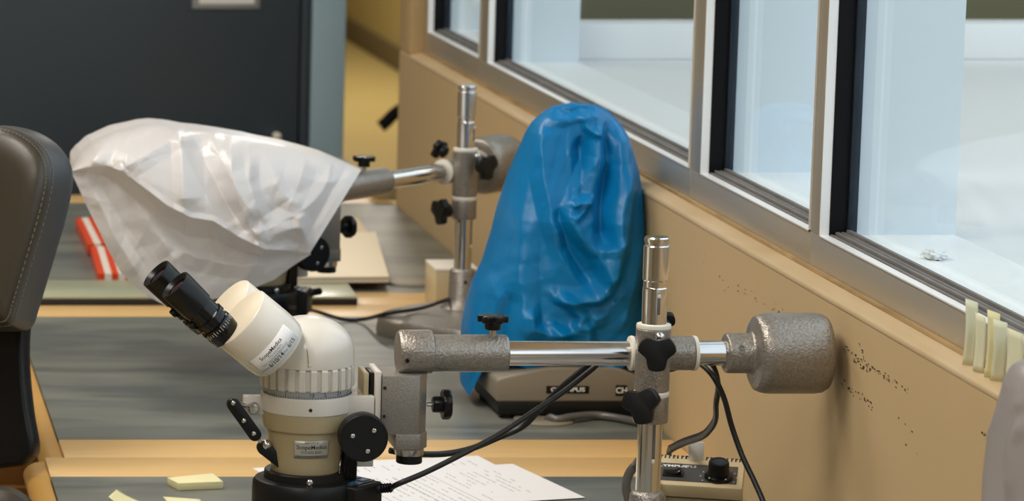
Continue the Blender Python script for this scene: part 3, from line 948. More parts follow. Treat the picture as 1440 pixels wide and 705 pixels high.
    bxp(502, 526, 610, 657, -0.014, 0.014, M['cream_grey'], 'pinion_bracket', 0.001)
    # focus block with chamfered front-right edge
    def block(px0, px1, py0, py1, y0, y1, ch, name):
        a = at(px0, py1, FB + y0); b = at(px1, py0, FB + y0)
        o = [(a.x, FB + y0, a.z), (b.x - ch, FB + y0, a.z), (b.x, FB + y0 + ch * 1.6, a.z), (b.x, FB + y1 - ch, a.z), (b.x - ch, FB + y1, a.z), (a.x, FB + y1, a.z)]
        mb = MB(); mb.prism(o, (0, 0, b.z - a.z))
        return obj(name, mb, M['hammer_fine'], t, bevel=0.0009)
    fb = block(536.5, 604, 529, 612, -0.024, 0.024, 0.0085, 'focus_block')
    block(556, 604, 611, 634, -0.024, 0.024, 0.0085, 'block_foot')
    for px, py in ((541, 546), (540, 586)):
        mb = MB(); mb.lathe([(0.0017, 0), (0.0017, 0.0004), (0, 0.0004)], at(px, py, FB - 0.024), (0, -1, 0), 14); obj('set_screw', mb, M['ink'], fb)
    zc1 = at(581, 529, FB - 0.0).z
    mb = MB(); mb.lathe([(20.5 * K, zc1 - 0.002), (20.5 * K, zc1 + 0.0036), (19 * K, zc1 + 0.0042), (0.006, zc1 + 0.0042)], (PIV.x, FB, 0), (0, 0, 1), 48); obj('pivot_collar', mb, M['steel'], t)
    zb = at(575, 634, FB - 0.005).z
    cx = at(575.5, 634, FB - 0.002).x
    mb = MB(); mb.lathe([(0.010, zb - 0.004), (20 * K, zb - 0.004), (20.5 * K, zb - 0.001), (20.5 * K, zb + 0.002), (0.010, zb + 0.002)], (cx, FB - 0.002, 0), (0, 0, 1), 48); obj('lower_collar', mb, M['steel'], t)
    mb = MB(); mb.lathe([(0, zb - 0.0118), (17.5 * K, zb - 0.0118), (18.5 * K, zb - 0.011), (18.5 * K, zb - 0.0045), (0, zb - 0.0042)], (cx, FB - 0.002, 0), (0, 0, 1), 48); obj('end_cap', mb, M['black_matte'], t)
    # side knob
    ks = at(603.5, 569, FB)
    mb = MB(); mb.cyl((ks.x - 0.002, FB, ks.z), (1, 0, 0), 0.0022, 0.006, 16)
    obj('knob_stem', mb, M['steel'], t)
    mb = MB(); mb.lathe([(0, 0.003), (0.0068, 0.003), (0.0075, 0.004), (0.0078, 0.0115), (0.0135, 0.0118), (0.0140, 0.0128), (0.0142, 0.0175), (0.0130, 0.0195), (0, 0.0200)], (ks.x, FB, ks.z), (1, 0, 0), 48, lambda a: 1 - 0.05 * (0.5 + 0.5 * math.cos(6 * a)) ** 3)
    obj('clamp_knob', mb, M['black'], t, label='black clamp knob on the right')
    # focus wheel
    fw = at(512, 617, FB - 0.050)
    Rw = 34.3 * K
    mb = MB(); mb.lathe([(0, 0.015), (Rw * 0.96, 0.015), (Rw, 0.0138), (Rw, 0.0025), (Rw * 0.985, 0.0008), (Rw * 0.94, 0), (Rw * 0.93, 0.0006), (0, 0.0006)], fw, (0, 1, 0), 72)
    wh = obj('focus_wheel', mb, M['black_matte'], t, label='large black focusing wheel')
    for px, py in ((496, 613.5), (526, 606), (517, 635)):
        q = at(px, py, FB - 0.050)
        mb = MB(); mb.lathe([(0.0021, -0.0002), (0.0021, 0.0010), (0.0015, 0.0015), (0.0009, 0.0015), (0.0007, 0.0009), (0, 0.0009)], q, (0, -1, 0), 18); obj('screw', mb, M['steel'], wh)
    mb = MB(); mb.cyl((fw.x, fw.y + 0.012, fw.z), (0, 1, 0), 0.008, 0.038, 24); obj('pinion_shaft', mb, M['steel'], t)
    # bracket and jointed link on the left
    bxp(343, 372, 558, 584, -0.006, 0.006, M['cream_grey'], 'side_bracket', 0.001, label='small pale bracket on the left')
    mb = MB(); mb.lathe([(0, -0.001), (0.0052, -0.001), (0.0056, 0.003), (0.004, 0.006), (0, 0.0066)], at(356, 573, FB - 0.006), (0, -1, 0), 20); obj('thumb_screw', mb, M['steel'], t)
    def link(p, q, w, th, name):
        p, q = at(*p, FB - 0.012), at(*q, FB - 0.012)
        dd = (q - p).normalized(); nn = V((0, -1, 0)); sd = dd.cross(nn).normalized()
        pts = []
        for k in range(9):
            a = -PI / 2 + PI * k / 8
            pts.append(q + (dd * math.cos(a) + sd * math.sin(a)) * w)
        for k in range(9):
            a = PI / 2 + PI * k / 8
            pts.append(p + (dd * math.cos(a) + sd * math.sin(a)) * w)
        mb = MB(); mb.prism([x - V((0, th / 2, 0)) for x in pts], (0, th, 0))
        return obj(name, mb, M['black_matte'], t, bevel=0.0008)
    l1 = link((328, 569), (358, 611), 0.0060, 0.008, 'link_arm')
    for px, py in ((328, 567), (343, 592), (357, 610)):
        mb = MB(); mb.sphere(at(px, py, FB - 0.0158), 0.0026, 16); obj('rivet', mb, M['steel'], l1)
    mb = MB(); mb.tube([at(332, 566, FB - 0.010), at(345, 571, FB - 0.006)], 0.0022, 10); obj('link_pin', mb, M['steel'], t)
    mb = MB(); mb.tube([at(361, 614, FB - 0.012), at(372, 632, FB - 0.012)], 0.0018, 10); obj('link_rod', mb, M['steel'], t)
    l2 = link((370, 630), (396, 650), 0.0058, 0.010, 'link_joint')
    mb = MB(); mb.sphere(at(375, 626, FB - 0.014), 0.0050, 16); obj('ball', mb, M['steel'], l2)
    # ribbed clip between housing and wheel
    mb = MB()
    for k in range(4):
        a = at(482 + k * 5.5, 672, FB - 0.012); b = at(488 + k * 4, 628, FB - 0.012)
        mb.tube([a, b], 0.0021, 8)
    mb.box(at(490, 650, FB - 0.004), (0.014, 0.008, 0.03))
    obj('ribbed_clip', mb, M['black'], t)
    return t
scope = micro()
scope2 = copy_tree(scope)
scope2['label'] = 'stereo microscope mostly hidden under the white plastic cover, its black focusing wheel showing'
ploc = Matrix.Rotation(YAW, 3, 'Z') @ (V((PIV.x - XP - EXT, FB - FN, PIV.z - DESK))) + RS
scope2.location = ploc
ROT2 = math.radians(26)
scope2.rotation_euler = (0, 0, ROT2)

# ------------------------------------------------------------------ ring light under the near microscope
def ring_light():
    zt = zM(672)
    t = thing('ring_light', 'black ring illuminator clamped under the cream microscope, with blue buttons', 'ring light', (XS, FB, zM(745)))
    mb = MB(); mb.lathe([(r * KM, zM(y)) for r, y in ((40, 745), (72, 745), (74, 742), (74, 700), (73, 690), (70, 685.5), (66, 684), (58, 683.5), (57, 674), (55.5, 672.5), (46.5, 672.5), (46.3, 686), (40, 690))], (XS, FB, 0), (0, 0, 1), 80)
    h = obj('housing', mb, M['black_matte'], t, angle=30, label='round black housing')
    q = at(429, 683.5, FB - 66 * KM)
    mb = MB(); mb.lathe([(0.0030, -0.004), (0.0032, 0.0), (0.0030, 0.0016), (0.0018, 0.0022), (0, 0.0018)], (XS - 0.001, FB - 58 * KM, zM(680)), (0, -1, 0.0), 20); obj('thumb_screw', mb, M['steel'], t)
    mb = MB(); mb.tube([at(372, 673, FB), at(382, 675, FB)], 0.0022, 10); obj('thumb_screw', mb, M['tan'], t)
    # control box: front-right corner towards the camera
    cz = zM(679)
    c0 = at(502, 687, FB - 0.040)      # front corner (top)
    zt = c0.z
    rgt = V((0.86, 0.51, 0)); lft = V((-0.93, 0.36 * 0.30, 0)).normalized()
    c1 = onz(539, 677, zt); c2 = onz(478, 665.5, zt); c3 = onz(440, 678, zt)
    pts = [c0, c1, c2, c3]
    mb = MB(); mb.prism(pts, (0, 0, -0.030))
    b = obj('control_box', mb, M['black_matte'], t, bevel=0.003, segs=3, label='black control box')
    bc = [onz(x, y, zt + 0.0004) for x, y in ((493, 685), (528, 675.5), (500, 669.5), (466, 677.5))]
    cen = sum(bc, V()) / 4
    mb = MB(); mb.prism([cen + (p - cen) * 0.97 for p in bc], (0, 0, 0.0004)); obj('keypad', mb, M['panel_grey'], t, bevel=0)
    for s, r in ((0.26, 0.28), (0.72, 0.28), (0.26, 0.74), (0.72, 0.74)):
        def bl(a, c): return (bc[0] * (1 - a) + bc[1] * a) * (1 - c) + (bc[3] * (1 - a) + bc[2] * a) * c
        mb = MB(); w = 0.17
        mb.prism([bl(s - w, r - w) + V((0, 0, .0005)), bl(s + w, r - w) + V((0, 0, .0005)), bl(s + w, r + w) + V((0, 0, .0005)), bl(s - w, r + w) + V((0, 0, .0005))], (0, 0, 0.0006))
        bt = obj('button', mb, M['button'], t, bevel=0.0003, label='blue push button')
        mb = MB(); mb.sphere(bl(s, r) + V((0, 0, 0.0009)), 0.0009, 10, 0.3); obj('button_mark', mb, M['white_print'], bt)
    e = (c0 + c1) / 2 + (c1 - c0) * 0.36 + V((0, 0, -0.006))
    dr = V((c1.y - c0.y, -(c1.x - c0.x), 0)).normalized()
    dr = V((0.92, -0.25, 0.12)).normalized()
    mb = MB(); mb.lathe([(0.0048, -0.004), (0.0048, 0.001)] + [(0.0040 + 0.0008 * (k % 2), 0.0015 + k * 0.0012) for k in range(9)] + [(0.0028, 0.0125)], e, dr, 20)
    obj('strain_relief', mb, M['black'], t, angle=60)
    # the lead: rises to the boom, ducks behind it, comes down on the far side by the wall
    P = [e + dr * 0.011, at(560, 681, FB - 0.045), at(600, 664, FB - 0.04), at(650, 639, FB - 0.03), at(700, 612, FB - 0.015), at(752, 578, FB + 0.0), at(790, 553, FB + 0.012), at(832, 520, FB + 0.026), at(850, 505, FB + 0.030), at(880, 508, FB + 0.034), at(940, 520, FB + 0.045), at(972, 505, FB + 0.034), at(985, 512, FB + 0.022), at(1003, 530, FB + 0.0), at(1018, 560, FB), at(1029, 600, FB), at(1044, 642, FB - 0.01), at(1062, 680, FB - 0.03), at(1076, 715, FB - 0.05), at(1082, 755, FB - 0.06)]
    mb = MB(); mb.tube(P, 0.0026, 12)
    obj('power_lead', mb, M['cable'], t)
    return t
rl = ring_light()
rl2 = rl.copy(); COL.objects.link(rl2)
rl2['label'] = 'black ring illuminator half hidden below the white plastic cover'
for ch in list(rl.children):
    if not ch.name.startswith('power_lead'):
        copy_tree(ch, rl2)
rl['group'] = rl2['group'] = 'ring illuminators'
rl2.location = Matrix.Rotation(ROT2, 3, 'Z') @ (V(rl.location) - PIV) + ploc
rl2.rotation_euler = (0, 0, ROT2)
e = at(402, 430, 4.24)
mb = MB(); mb.tube([e, at(412, 433, 4.235), onz(440, 437, DESK + 0.02), onz(482, 449, DESK + 0.004), onz(512, 449, DESK + 0.006), onz(545, 441, DESK + 0.030), onz(590, 434, DESK + 0.034), onz(625, 423, DESK + 0.044), at(655, 414, 4.58), at(690, 425, 4.60), onz(720, 440, DESK + 0.004)], 0.0026, 10)
w = obj('power_lead', mb, M['cable'], None, origin=onz(482, 449, DESK))
tag(w, 'thin black lead running over the rear stand base from the covered microscope', 'cable')

# ------------------------------------------------------------------ crumpled covers
def seg_dist(px, py, poly):
    d = np.full(px.shape, 1e9); side = np.zeros(px.shape); tt = np.zeros(px.shape)
    n = len(poly) - 1
    for i in range(n):
        ax_, ay = poly[i]; bx_, by = poly[i + 1]
        dx, dy = bx_ - ax_, by - ay
        L2 = dx * dx + dy * dy
        t = np.clip(((px - ax_) * dx + (py - ay) * dy) / L2, 0, 1)
        ex, ey = px - (ax_ + t * dx), py - (ay + t * dy)
        dd = np.hypot(ex, ey)
        m = dd < d
        d = np.where(m, dd, d)
        side = np.where(m, np.sign(dx * ey - dy * ex), side)
        tt = np.where(m, (i + t) / n, tt)
    return d, side, tt

def folds(px, py, lst):
    D = np.zeros(px.shape)
    for poly, amp, wl, wr in lst:
        d, s, t = seg_dist(px, py, poly)
        wdt = np.where(s > 0, wr, wl)
        prof = np.maximum(0, 1 - np.sqrt(d * d + 0.4) / wdt)
        prof = prof ** 1.05
        taper = np.clip(np.minimum(t, 1 - t) * 5 + 0.25, 0, 1)
        D += amp * prof * taper
    return D

def facets(px, py, cx, cy, amp, seed, rot=0.0):
    """crumple of flat facets: random heights on a warped triangular lattice, joined by flat triangles"""
    r = np.random.RandomState(seed)
    c, s = math.cos(rot), math.sin(rot)
    x = (px * c - py * s) / cx; y = (px * s + py * c) / cy
    k1, k2, k3, k4 = r.uniform(0, 6.28, 4)
    x, y = x + 0.35 * np.sin(y * 1.3 + k1) + 0.22 * np.sin(x * 2.1 + y * 0.7 + k2), y + 0.35 * np.sin(x * 1.1 + k3) + 0.22 * np.sin(y * 1.9 - x * 0.8 + k4)
    x = x + 0.5 * y
    i, j = np.floor(x).astype(int), np.floor(y).astype(int)
    fx, fy = x - i, y - j
    H = r.uniform(-1, 1, (256, 256))
    h = lambda a, b: H[a % 256, b % 256]
    lo = h(i, j) * (1 - fx - fy) + h(i + 1, j) * fx + h(i, j + 1) * fy
    hi = h(i + 1, j + 1) * (fx + fy - 1) + h(i, j + 1) * (1 - fx) + h(i + 1, j) * (1 - fy)
    return amp * np.where(fx + fy < 1, lo, hi)

def crumple(P, scale, amp, seed):
    out = np.zeros(len(P))
    o = V((seed * 3.1, seed * 1.7, seed))
    for i, p in enumerate(P):
        q = V(p) * scale + o
        q += noise.noise_vector(q * 0.6) * 0.7
        a = abs(noise.noise(q)); b = abs(noise.noise(q * 2.1 + V((5, 2, 1))))
        out[i] = amp * ((1 - 2.2 * a) + 0.45 * (1 - 2.2 * b))
    return out

def interp_poly(pts, n):
    p = np.array(pts, float)
    s = np.concatenate([[0], np.cumsum(np.hypot(*np.diff(p, axis=0).T))]); s /= s[-1]
    t = np.linspace(0, 1, n)
    a = np.stack([np.interp(t, s, p[:, k]) for k in range(p.shape[1])], 1)
    k = np.array([1, 2, 3, 2, 1.]); k /= k.sum()
    b = a.copy()
    for c in range(a.shape[1]):
        pad = np.concatenate([[2 * a[0, c] - a[2, c], 2 * a[0, c] - a[1, c]], a[:, c], [2 * a[-1, c] - a[-2, c], 2 * a[-1, c] - a[-3, c]]])
        b[:, c] = np.convolve(pad, k, 'valid')
    b[0], b[-1] = a[0], a[-1]
    return b

# ---- blue cover over the compound microscope
def blue_cover():
    Yc = 4.035
    L = [(804, 144.5), (776, 150), (762, 160), (749, 172), (741, 185), (727, 220), (715, 250), (703, 292), (694, 330), (681, 372), (667, 402), (659, 430), (653, 460), (651, 500), (651, 545)]
    Rr = [(806, 144.5), (836, 147), (851, 153), (862, 163), (870, 172), (880, 190), (888, 212), (894, 235), (900, 255), (906, 275), (909, 300), (908, 330), (907, 370), (906, 420), (905, 470), (903, 545)]
    ys = np.concatenate([144.5 + 18 * np.linspace(0, 1, 16) ** 2, np.linspace(165, 546, 210)])
    nU = 420
    Lp, Rp = np.array(L, float), np.array(Rr, float)
    rows = []
    for y in ys:
        xl = np.interp(y, Lp[:, 1], Lp[:, 0]); xr = np.interp(y, Rp[:, 1], Rp[:, 0])
        v = (y - 144.5) / 401.5
        ry = 0.004 + 0.098 * min(1, v * 2.6) ** 0.55 * (0.62 + 0.38 * min(1, v * 1.2))
        a = at(xl, y, Yc); b = at(xr, y, Yc)
        cx, rx = (a.x + b.x) / 2, (b.x - a.x) / 2
        row = []
        for k in range(nU):
            t = 2 * PI * k / nU
            ct, st = math.cos(t), math.sin(t)
            e = 0.80
            x = cx + rx * abs(ct) ** e * (1 if ct > 0 else -1)
            yy = Yc + ry * abs(st) ** e * (1 if st > 0 else -1)
            row.append((x, yy, a.z, ct, st))
        rows.append(row)
    A = np.array(rows)
    nR = len(rows)
    P = A[:, :, :3].reshape(-1, 3)
    N = A[:, :, 3:5].reshape(-1, 2)
    px, py = proj(P)
    F = [
        ([(834, 165), (838, 195), (836, 220), (818, 252), (800, 290)], 0.012, 26, 16),
        ([(800, 290), (797, 306), (812, 330), (838, 358), (850, 385), (857, 404)], 0.011, 24, 14),
        ([(799, 288), (815, 283), (829, 279)], 0.008, 9, 10),
        ([(829, 279), (818, 295), (802, 308)], 0.006, 8, 9),
        ([(764, 166), (760, 200), (764, 250), (776, 310), (790, 350)], 0.010, 34, 20),
        ([(762, 172), (748, 230), (733, 300), (728, 370), (732, 440), (738, 520)], 0.012, 30, 34),
        ([(868, 170), (876, 205), (878, 250), (868, 300), (866, 340), (856, 402)], 0.012, 20, 26),
        ([(884, 230), (880, 300), (862, 380), (830, 430)], 0.007, 14, 20),
        ([(815, 190), (818, 240), (812, 280)], -0.010, 16, 16),
        ([(850, 170), (855, 230), (846, 300), (846, 350)], -0.012, 14, 16),
        ([(782, 290), (800, 350), (832, 400)], -0.010, 18, 16),
        ([(857, 404), (838, 420), (805, 424), (780, 418)], 0.009, 10, 20),
        ([(779, 417), (800, 428), (815, 444), (806, 470)], 0.008, 14, 10),
        ([(806, 470), (786, 468), (770, 452)], 0.006, 10, 10),
        ([(745, 430), (748, 460), (772, 470), (800, 468)], 0.010, 14, 20),
        ([(822, 452), (826, 480), (836, 530)], 0.010, 14, 20),
        ([(880, 400), (850, 440), (830, 452)], 0.007, 16, 18),
        ([(900, 330), (886, 400), (868, 470)], 0.008, 20, 20),
        ([(714, 260), (700, 330), (690, 385)], 0.009, 22, 22),
        ([(690, 385), (672, 420), (664, 470), (668, 540)], 0.009, 16, 26),
        ([(690, 385), (700, 420), (690, 460)], 0.007, 14, 14),
        ([(722, 410), (708, 450), (704, 500)], -0.008, 18, 18),
        ([(760, 165), (790, 168), (815, 160), (846, 164)], 0.006, 8, 12),
        ([(815, 160), (822, 178), (838, 190)], 0.006, 10, 8),
        ([(846, 164), (840, 180), (838, 192)], 0.005, 8, 8),
        ([(782, 150), (800, 160), (832, 150)], -0.005, 8, 10),
        ([(836, 350), (858, 348), (872, 335)], 0.006, 8, 12),
        ([(735, 500), (780, 520), (840, 530)], 0.006, 12, 16),
    ]
    D = 1.45 * folds(px, py, F) + facets(px, py, 52, 78, 0.0085, 5, 0.12) + facets(px, py, 24, 34, 0.0014, 9, -0.3)
    front = np.clip(-N[:, 1] * 1.6 + 0.15, 0, 1)
    vv = np.repeat((ys - 144.5) / 401.5, nU)
    side = 0.35 + 0.65 * np.clip(np.minimum(vv * 6, 1), 0, 1)
    C1 = crumple(P * np.array([1, 1, 0.55]), 13, 0.0018, 3)
    C2 = crumple(P, 42, 0.0004, 8)
    disp = D * front * 0.95 + (C1 + C2) * side * (0.35 + 0.65 * front)
    # keep the outline where it is: displace mostly along depth
    nx = N[:, 0] * 0.18; ny = np.where(N[:, 1] > 0, N[:, 1] * 0.6, N[:, 1])
    Q = P.copy()
    Q[:, 0] += disp * nx
    Q[:, 1] += disp * ny
    # waves along the hem
    tt = np.arctan2(N[:, 1], N[:, 0])
    hem = np.clip((vv - 0.80) / 0.2, 0, 1)
    wv = np.array([0.010 * (noise.noise(V((math.cos(a) * 2.2, math.sin(a) * 2.2, 4.0))) + 0.4 * math.sin(7 * a)) for a in tt])
    Q[:, 2] += hem * (wv * 0.7 + 0.044 * np.clip((-N[:, 1] - 0.25) / 0.35, 0, 1))
    Q[:, 0] = np.minimum(Q[:, 0], XW - 0.003)
    pts = Q.reshape(nR, nU, 3)
    mb = MB()
    mb.grid([[V(p) for p in row] for row in pts], close_u=True)
    mb.bm.verts.ensure_lookup_table()
    mb.face([mb.bm.verts[k] for k in range(nU)])
    o = obj('dust_cover', mb, M['blue_cover'], None, smooth=True, angle=180, origin=V((at(790, 500, Yc).x, Yc, DESK)))
    tag(o, 'crumpled blue plastic dust cover over the microscope by the window wall', 'dust cover')
blue_cover()

# ---- white cover over the rear microscope
def white_cover():
    T = [(100, 239), (103, 228), (112, 213), (128, 198), (160, 184), (198, 175), (215, 173), (235, 175), (262, 180), (300, 184), (345, 191), (400, 203), (455, 218), (508, 239)]
    Rd = [(100, 241), (126, 235), (150, 233), (172, 241), (200, 262), (235, 289), (268, 306), (300, 311), (335, 333), (372, 351), (405, 353), (436, 356)]
    Bt = [(101, 244), (112, 268), (124, 294), (138, 322), (150, 348), (170, 384), (200, 412), (234, 431), (262, 429), (300, 421), (350, 408), (385, 394), (412, 374), (437, 358)]
    nU = 320
    T2, R2, B2 = interp_poly(T, nU), interp_poly(Rd, nU), interp_poly(Bt, nU)
    n1, n2 = 130, 80
    u = np.linspace(0, 1, nU)
    FT = 4.225 - 0.02 * np.sin(PI * u)
    FR = 4.105 - 0.055 * np.sin(PI * np.clip(u * 1.05, 0, 1)) ** 0.7 + 0.03 * u
    FBt = FR + 0.050 * np.sin(PI * u) ** 0.6
    img = []; fw = []
    for i in range(n1):
        v = i / (n1 - 1)
        img.append(T2 * (1 - v) + R2 * v)
        fw.append(FT + (FR - FT) * np.sin(v * PI / 2) ** 0.55)
    for i in range(1, n2):
        v = i / (n2 - 1)
        img.append(R2 * (1 - v) + B2 * v)
        fw.append(FR + (FBt - FR) * np.minimum(1, (v * 5)) ** 0.7 - 0.012 * np.sin(v * PI) * np.sin(PI * u))
    img = np.array(img); fw = np.array(fw)
    px, py = img[:, :, 0].ravel(), img[:, :, 1].ravel()
    Fd = [
        ([(252, 184), (255, 215), (257, 255), (259, 300)], 0.020, 30, 14),
        ([(252, 184), (225, 205), (176, 236)], 0.014, 20, 22),
        ([(176, 236), (166, 243), (180, 262)], 0.008, 10, 10),
        ([(187, 178), (182, 205), (174, 238)], 0.010, 18, 20),
        ([(270, 190), (292, 235), (318, 285), (345, 325)], -0.020, 22, 20),
        ([(325, 205), (326, 240), (334, 280), (352, 320), (372, 348)], 0.016, 18, 16),
        ([(352, 222), (350, 255), (360, 290), (374, 315)], 0.012, 14, 22),
        ([(362, 305), (350, 322), (362, 345)], -0.008, 10, 10),
        ([(420, 300), (426, 322), (437, 355)], 0.014, 14, 12),
        ([(372, 348), (388, 330), (410, 322), (426, 320)], 0.010, 14, 10),
        ([(384, 340), (402, 336), (424, 344)], -0.008, 8, 8),
        ([(508, 240), (472, 282), (440, 330)], 0.006, 12, 14),
        ([(430, 225), (420, 260), (404, 296)], 0.008, 18, 24),
        ([(385, 250), (400, 275), (425, 290)], 0.008, 14, 18),
        ([(300, 184), (306, 205), (326, 215)], 0.006, 12, 12),
        ([(150, 190), (140, 212), (128, 232)], 0.007, 16, 14),
        ([(200, 262), (235, 289), (268, 306), (300, 311), (335, 333), (372, 351), (405, 353)], 0.009, 8, 12),
        ([(165, 243), (190, 285), (218, 322), (244, 355)], 0.009, 18, 30),
        ([(244, 346), (275, 362), (320, 372), (372, 373)], 0.008, 10, 20),
        ([(300, 312), (308, 335), (312, 360)], 0.008, 10, 12),
        ([(130, 265), (160, 330), (200, 395)], 0.007, 14, 22),
        ([(225, 330), (262, 400), (300, 420)], 0.006, 24, 18),
        ([(372, 351), (350, 385), (330, 410)], 0.006, 16, 18),
    ]
    D = folds(px, py, Fd) + facets(px, py, 60, 46, 0.0070, 15, 0.5) + facets(px, py, 26, 24, 0.0016, 19, -0.3)
    fwr = fw.ravel()
    base = np.array([at(x, y, f)[:] for x, y, f in zip(px, py, fwr)])
    C1 = crumple(base, 12, 0.0018, 11)
    C2 = crumple(base, 40, 0.0003, 5)
    uu = np.tile(u, len(img))
    edge = np.clip(np.minimum(uu, 1 - uu) * 14, 0.0, 1)
    vidx = np.repeat(np.arange(len(img)), nU)
    tope = np.clip(vidx / 8.0, 0, 1)
    f2 = fwr - (D + C1 + C2) * edge * (0.15 + 0.85 * tope)
    P = np.array([at(x, y, f)[:] for x, y, f in zip(px, py, f2)]).reshape(len(img), nU, 3)
    # back half: from the top line over and down behind
    back = []
    topw = P[0]
    botz = P[-1][:, 2]
    nb = 40
    for i in range(1, nb):
        v = i / (nb - 1)
        row = topw.copy()
        bulge = 0.19 * np.sin(PI * u) ** 0.5
        row[:, 1] += bulge * math.sin(min(1, v * 1.6) * PI / 2)
        zz = topw[:, 2] + (np.maximum(botz + 0.02, 0) - topw[:, 2]) * v ** 1.4 * np.clip((1 - u) / 0.35, 0, 1) ** 0.8 * np.clip(u / 0.08, 0, 1)
        row[:, 2] = zz + 0.012 * np.sin(PI * u) * math.sin(PI * min(1, v * 2)) 
        w = crumple(row, 15, 0.004, 21)
        row[:, 1] += w * np.clip(np.minimum(u, 1 - u) * 10, 0, 1) * min(1, v * 6)
        back.append(row)
    allrows = back[::-1] + list(P)
    mb = MB(); mb.grid([[V(p) for p in r] for r in allrows])
    o = obj('dust_cover', mb, M['white_cover'], None, angle=180, origin=V((at(290, 400, 4.2).x, 4.2, at(290, 400, 4.2).z)))
    tag(o, 'crumpled milky white plastic dust cover draped over the rear microscope', 'dust cover')
white_cover()

# ---- out-of-focus covered instrument at the lower right
def near_cover():
    Yc = 2.47
    Lp = np.array([(1446, 510), (1432, 524), (1422, 545), (1419, 570), (1416, 600), (1411, 640), (1407, 680), (1402, 720), (1396, 790), (1392, 860), (1385, 1240)], float)
    ys = np.linspace(510, 1245, 110)
    nU = 120
    xmax = XW - 0.006
    rows = []
    for y in ys:
        xl = np.interp(y, Lp[:, 1], Lp[:, 0])
        a = at(xl, y, Yc)
        v = (y - 510) / 350
        ry = 0.012 + 0.085 * min(1, v * 3) ** 0.6
        cx, rx = (a.x + xmax) / 2, (xmax - a.x) / 2
        rx *= min(1, 0.25 + v * 6)
        cx = a.x + rx
        rows.append([(cx + rx * math.cos(2 * PI * k / nU), Yc + ry * math.sin(2 * PI * k / nU), a.z, 2 * PI * k / nU) for k in range(nU)])
    A = np.array(rows); P = A[:, :, :3].reshape(-1, 3); th = A[:, :, 3].ravel()
    px, py = proj(P)
    D = folds(px, py, [([(1440, 590), (1424, 625), (1420, 700)], 0.012, 12, 10), ([(1440, 560), (1428, 575)], 0.006, 12, 12)]) + crumple(P * np.array([1, 1, 0.5]), 16, 0.004, 31)
    P[:, 0] += D * np.cos(th) * 0.4; P[:, 1] += D * np.sin(th)
    P[:, 0] = np.minimum(P[:, 0], xmax)
    P[:, 2] = np.maximum(P[:, 2], DESK + 0.004)
    pts = P.reshape(len(ys), nU, 3)
    mb = MB(); mb.grid([[V(p) for p in r] for r in pts], close_u=True)
    mb.bm.verts.ensure_lookup_table(); mb.face([mb.bm.verts[k] for k in range(nU)])
    o = obj('dust_cover', mb, M['grey_cover'], None, angle=180, origin=V((0.91, Yc, DESK)))
    tag(o, 'blurred greyish plastic dust cover cut off by the lower right edge', 'dust cover')
near_cover()

# ------------------------------------------------------------------ compound microscope under the blue cover
def compound():
    Yf = 3.93
    W = lambda px, py: at(px, py, Yf)
    a = W(800, 588)
    t = thing('compound_microscope', 'grey-brown compound microscope base showing under the blue cover', 'microscope', (a.x, Yf + 0.1, DESK))
    o = [W(698, 566), W(698, 536), W(703, 532), W(763, 518.5), W(772, 517), W(862, 517), W(872, 519), W(900, 531), W(904, 535), W(904, 566)]
    mb = MB(); mb.prism(o, (0, 0.15, 0))
    # taper the sides in towards the top
    zt = W(700, 520).z; zb = W(700, 566).z
    cx = a.x
    for v in mb.bm.verts:
        if v.co.y > Yf + 0.1:
            v.co.x = cx + (v.co.x - cx) * 1.0
        else:
            pass
    bs = obj('base', mb, M['olive_plastic'], t, bevel=0.003, segs=3, label='grey-brown base')
    zb = W(700, 565.5).z
    x0, x1 = W(700, 566).x, W(903, 566).x
    mb = MB(); mb.bx(x0 + 0.001, x1 - 0.001, Yf + 0.001, Yf + 0.148, DESK + 0.005, zb); obj('plinth', mb, M['black_matte'], t, bevel=0.002, label='black lower skirt of the base')
    for x in (x0 + 0.014, x1 - 0.014):
        for y in (Yf + 0.016, Yf + 0.13):
            mb = MB(); mb.lathe([(0.010, 0), (0.0095, 0.0055)], (x, y, DESK), (0, 0, 1), 24); obj('rubber_foot', mb, M['black'], t)
    b = W(768, 553.5); c = W(828.5, 543)
    mb = MB(); mb.bx(b.x, c.x, Yf - 0.0008, Yf + 0.001, b.z, c.z); obj('name_plate', mb, M['black'], t, bevel=0.0002)
    letters('OLYMPUS', 0.0066, flat_fn(((b.x + c.x) / 2, Yf - 0.0011, (b.z + c.z) / 2), (1, 0, 0), (0, 0, 1)), M['white_print'], t, sx=1.34, bold=0.00022)
    b = W(865.5, 557); c = W(882, 542)
    mb = MB(); mb.bx(b.x, c.x, Yf - 0.0008, Yf + 0.001, b.z, c.z); obj('name_plate', mb, M['black'], t, bevel=0.0002)
    letters('CH', 0.0092, flat_fn(((b.x + c.x) / 2, Yf - 0.0011, (b.z + c.z) / 2), (1, 0, 0), (0, 0, 1)), M['white_print'], t, bold=0.00025)
    # the limb inside the cover
    mb = MB(); mb.bx(cx - 0.02, cx + 0.02, Yf + 0.085, Yf + 0.125, zt - 0.002, 0.98); obj('limb', mb, M['olive_plastic'], t, bevel=0.004)
    return t
compound()

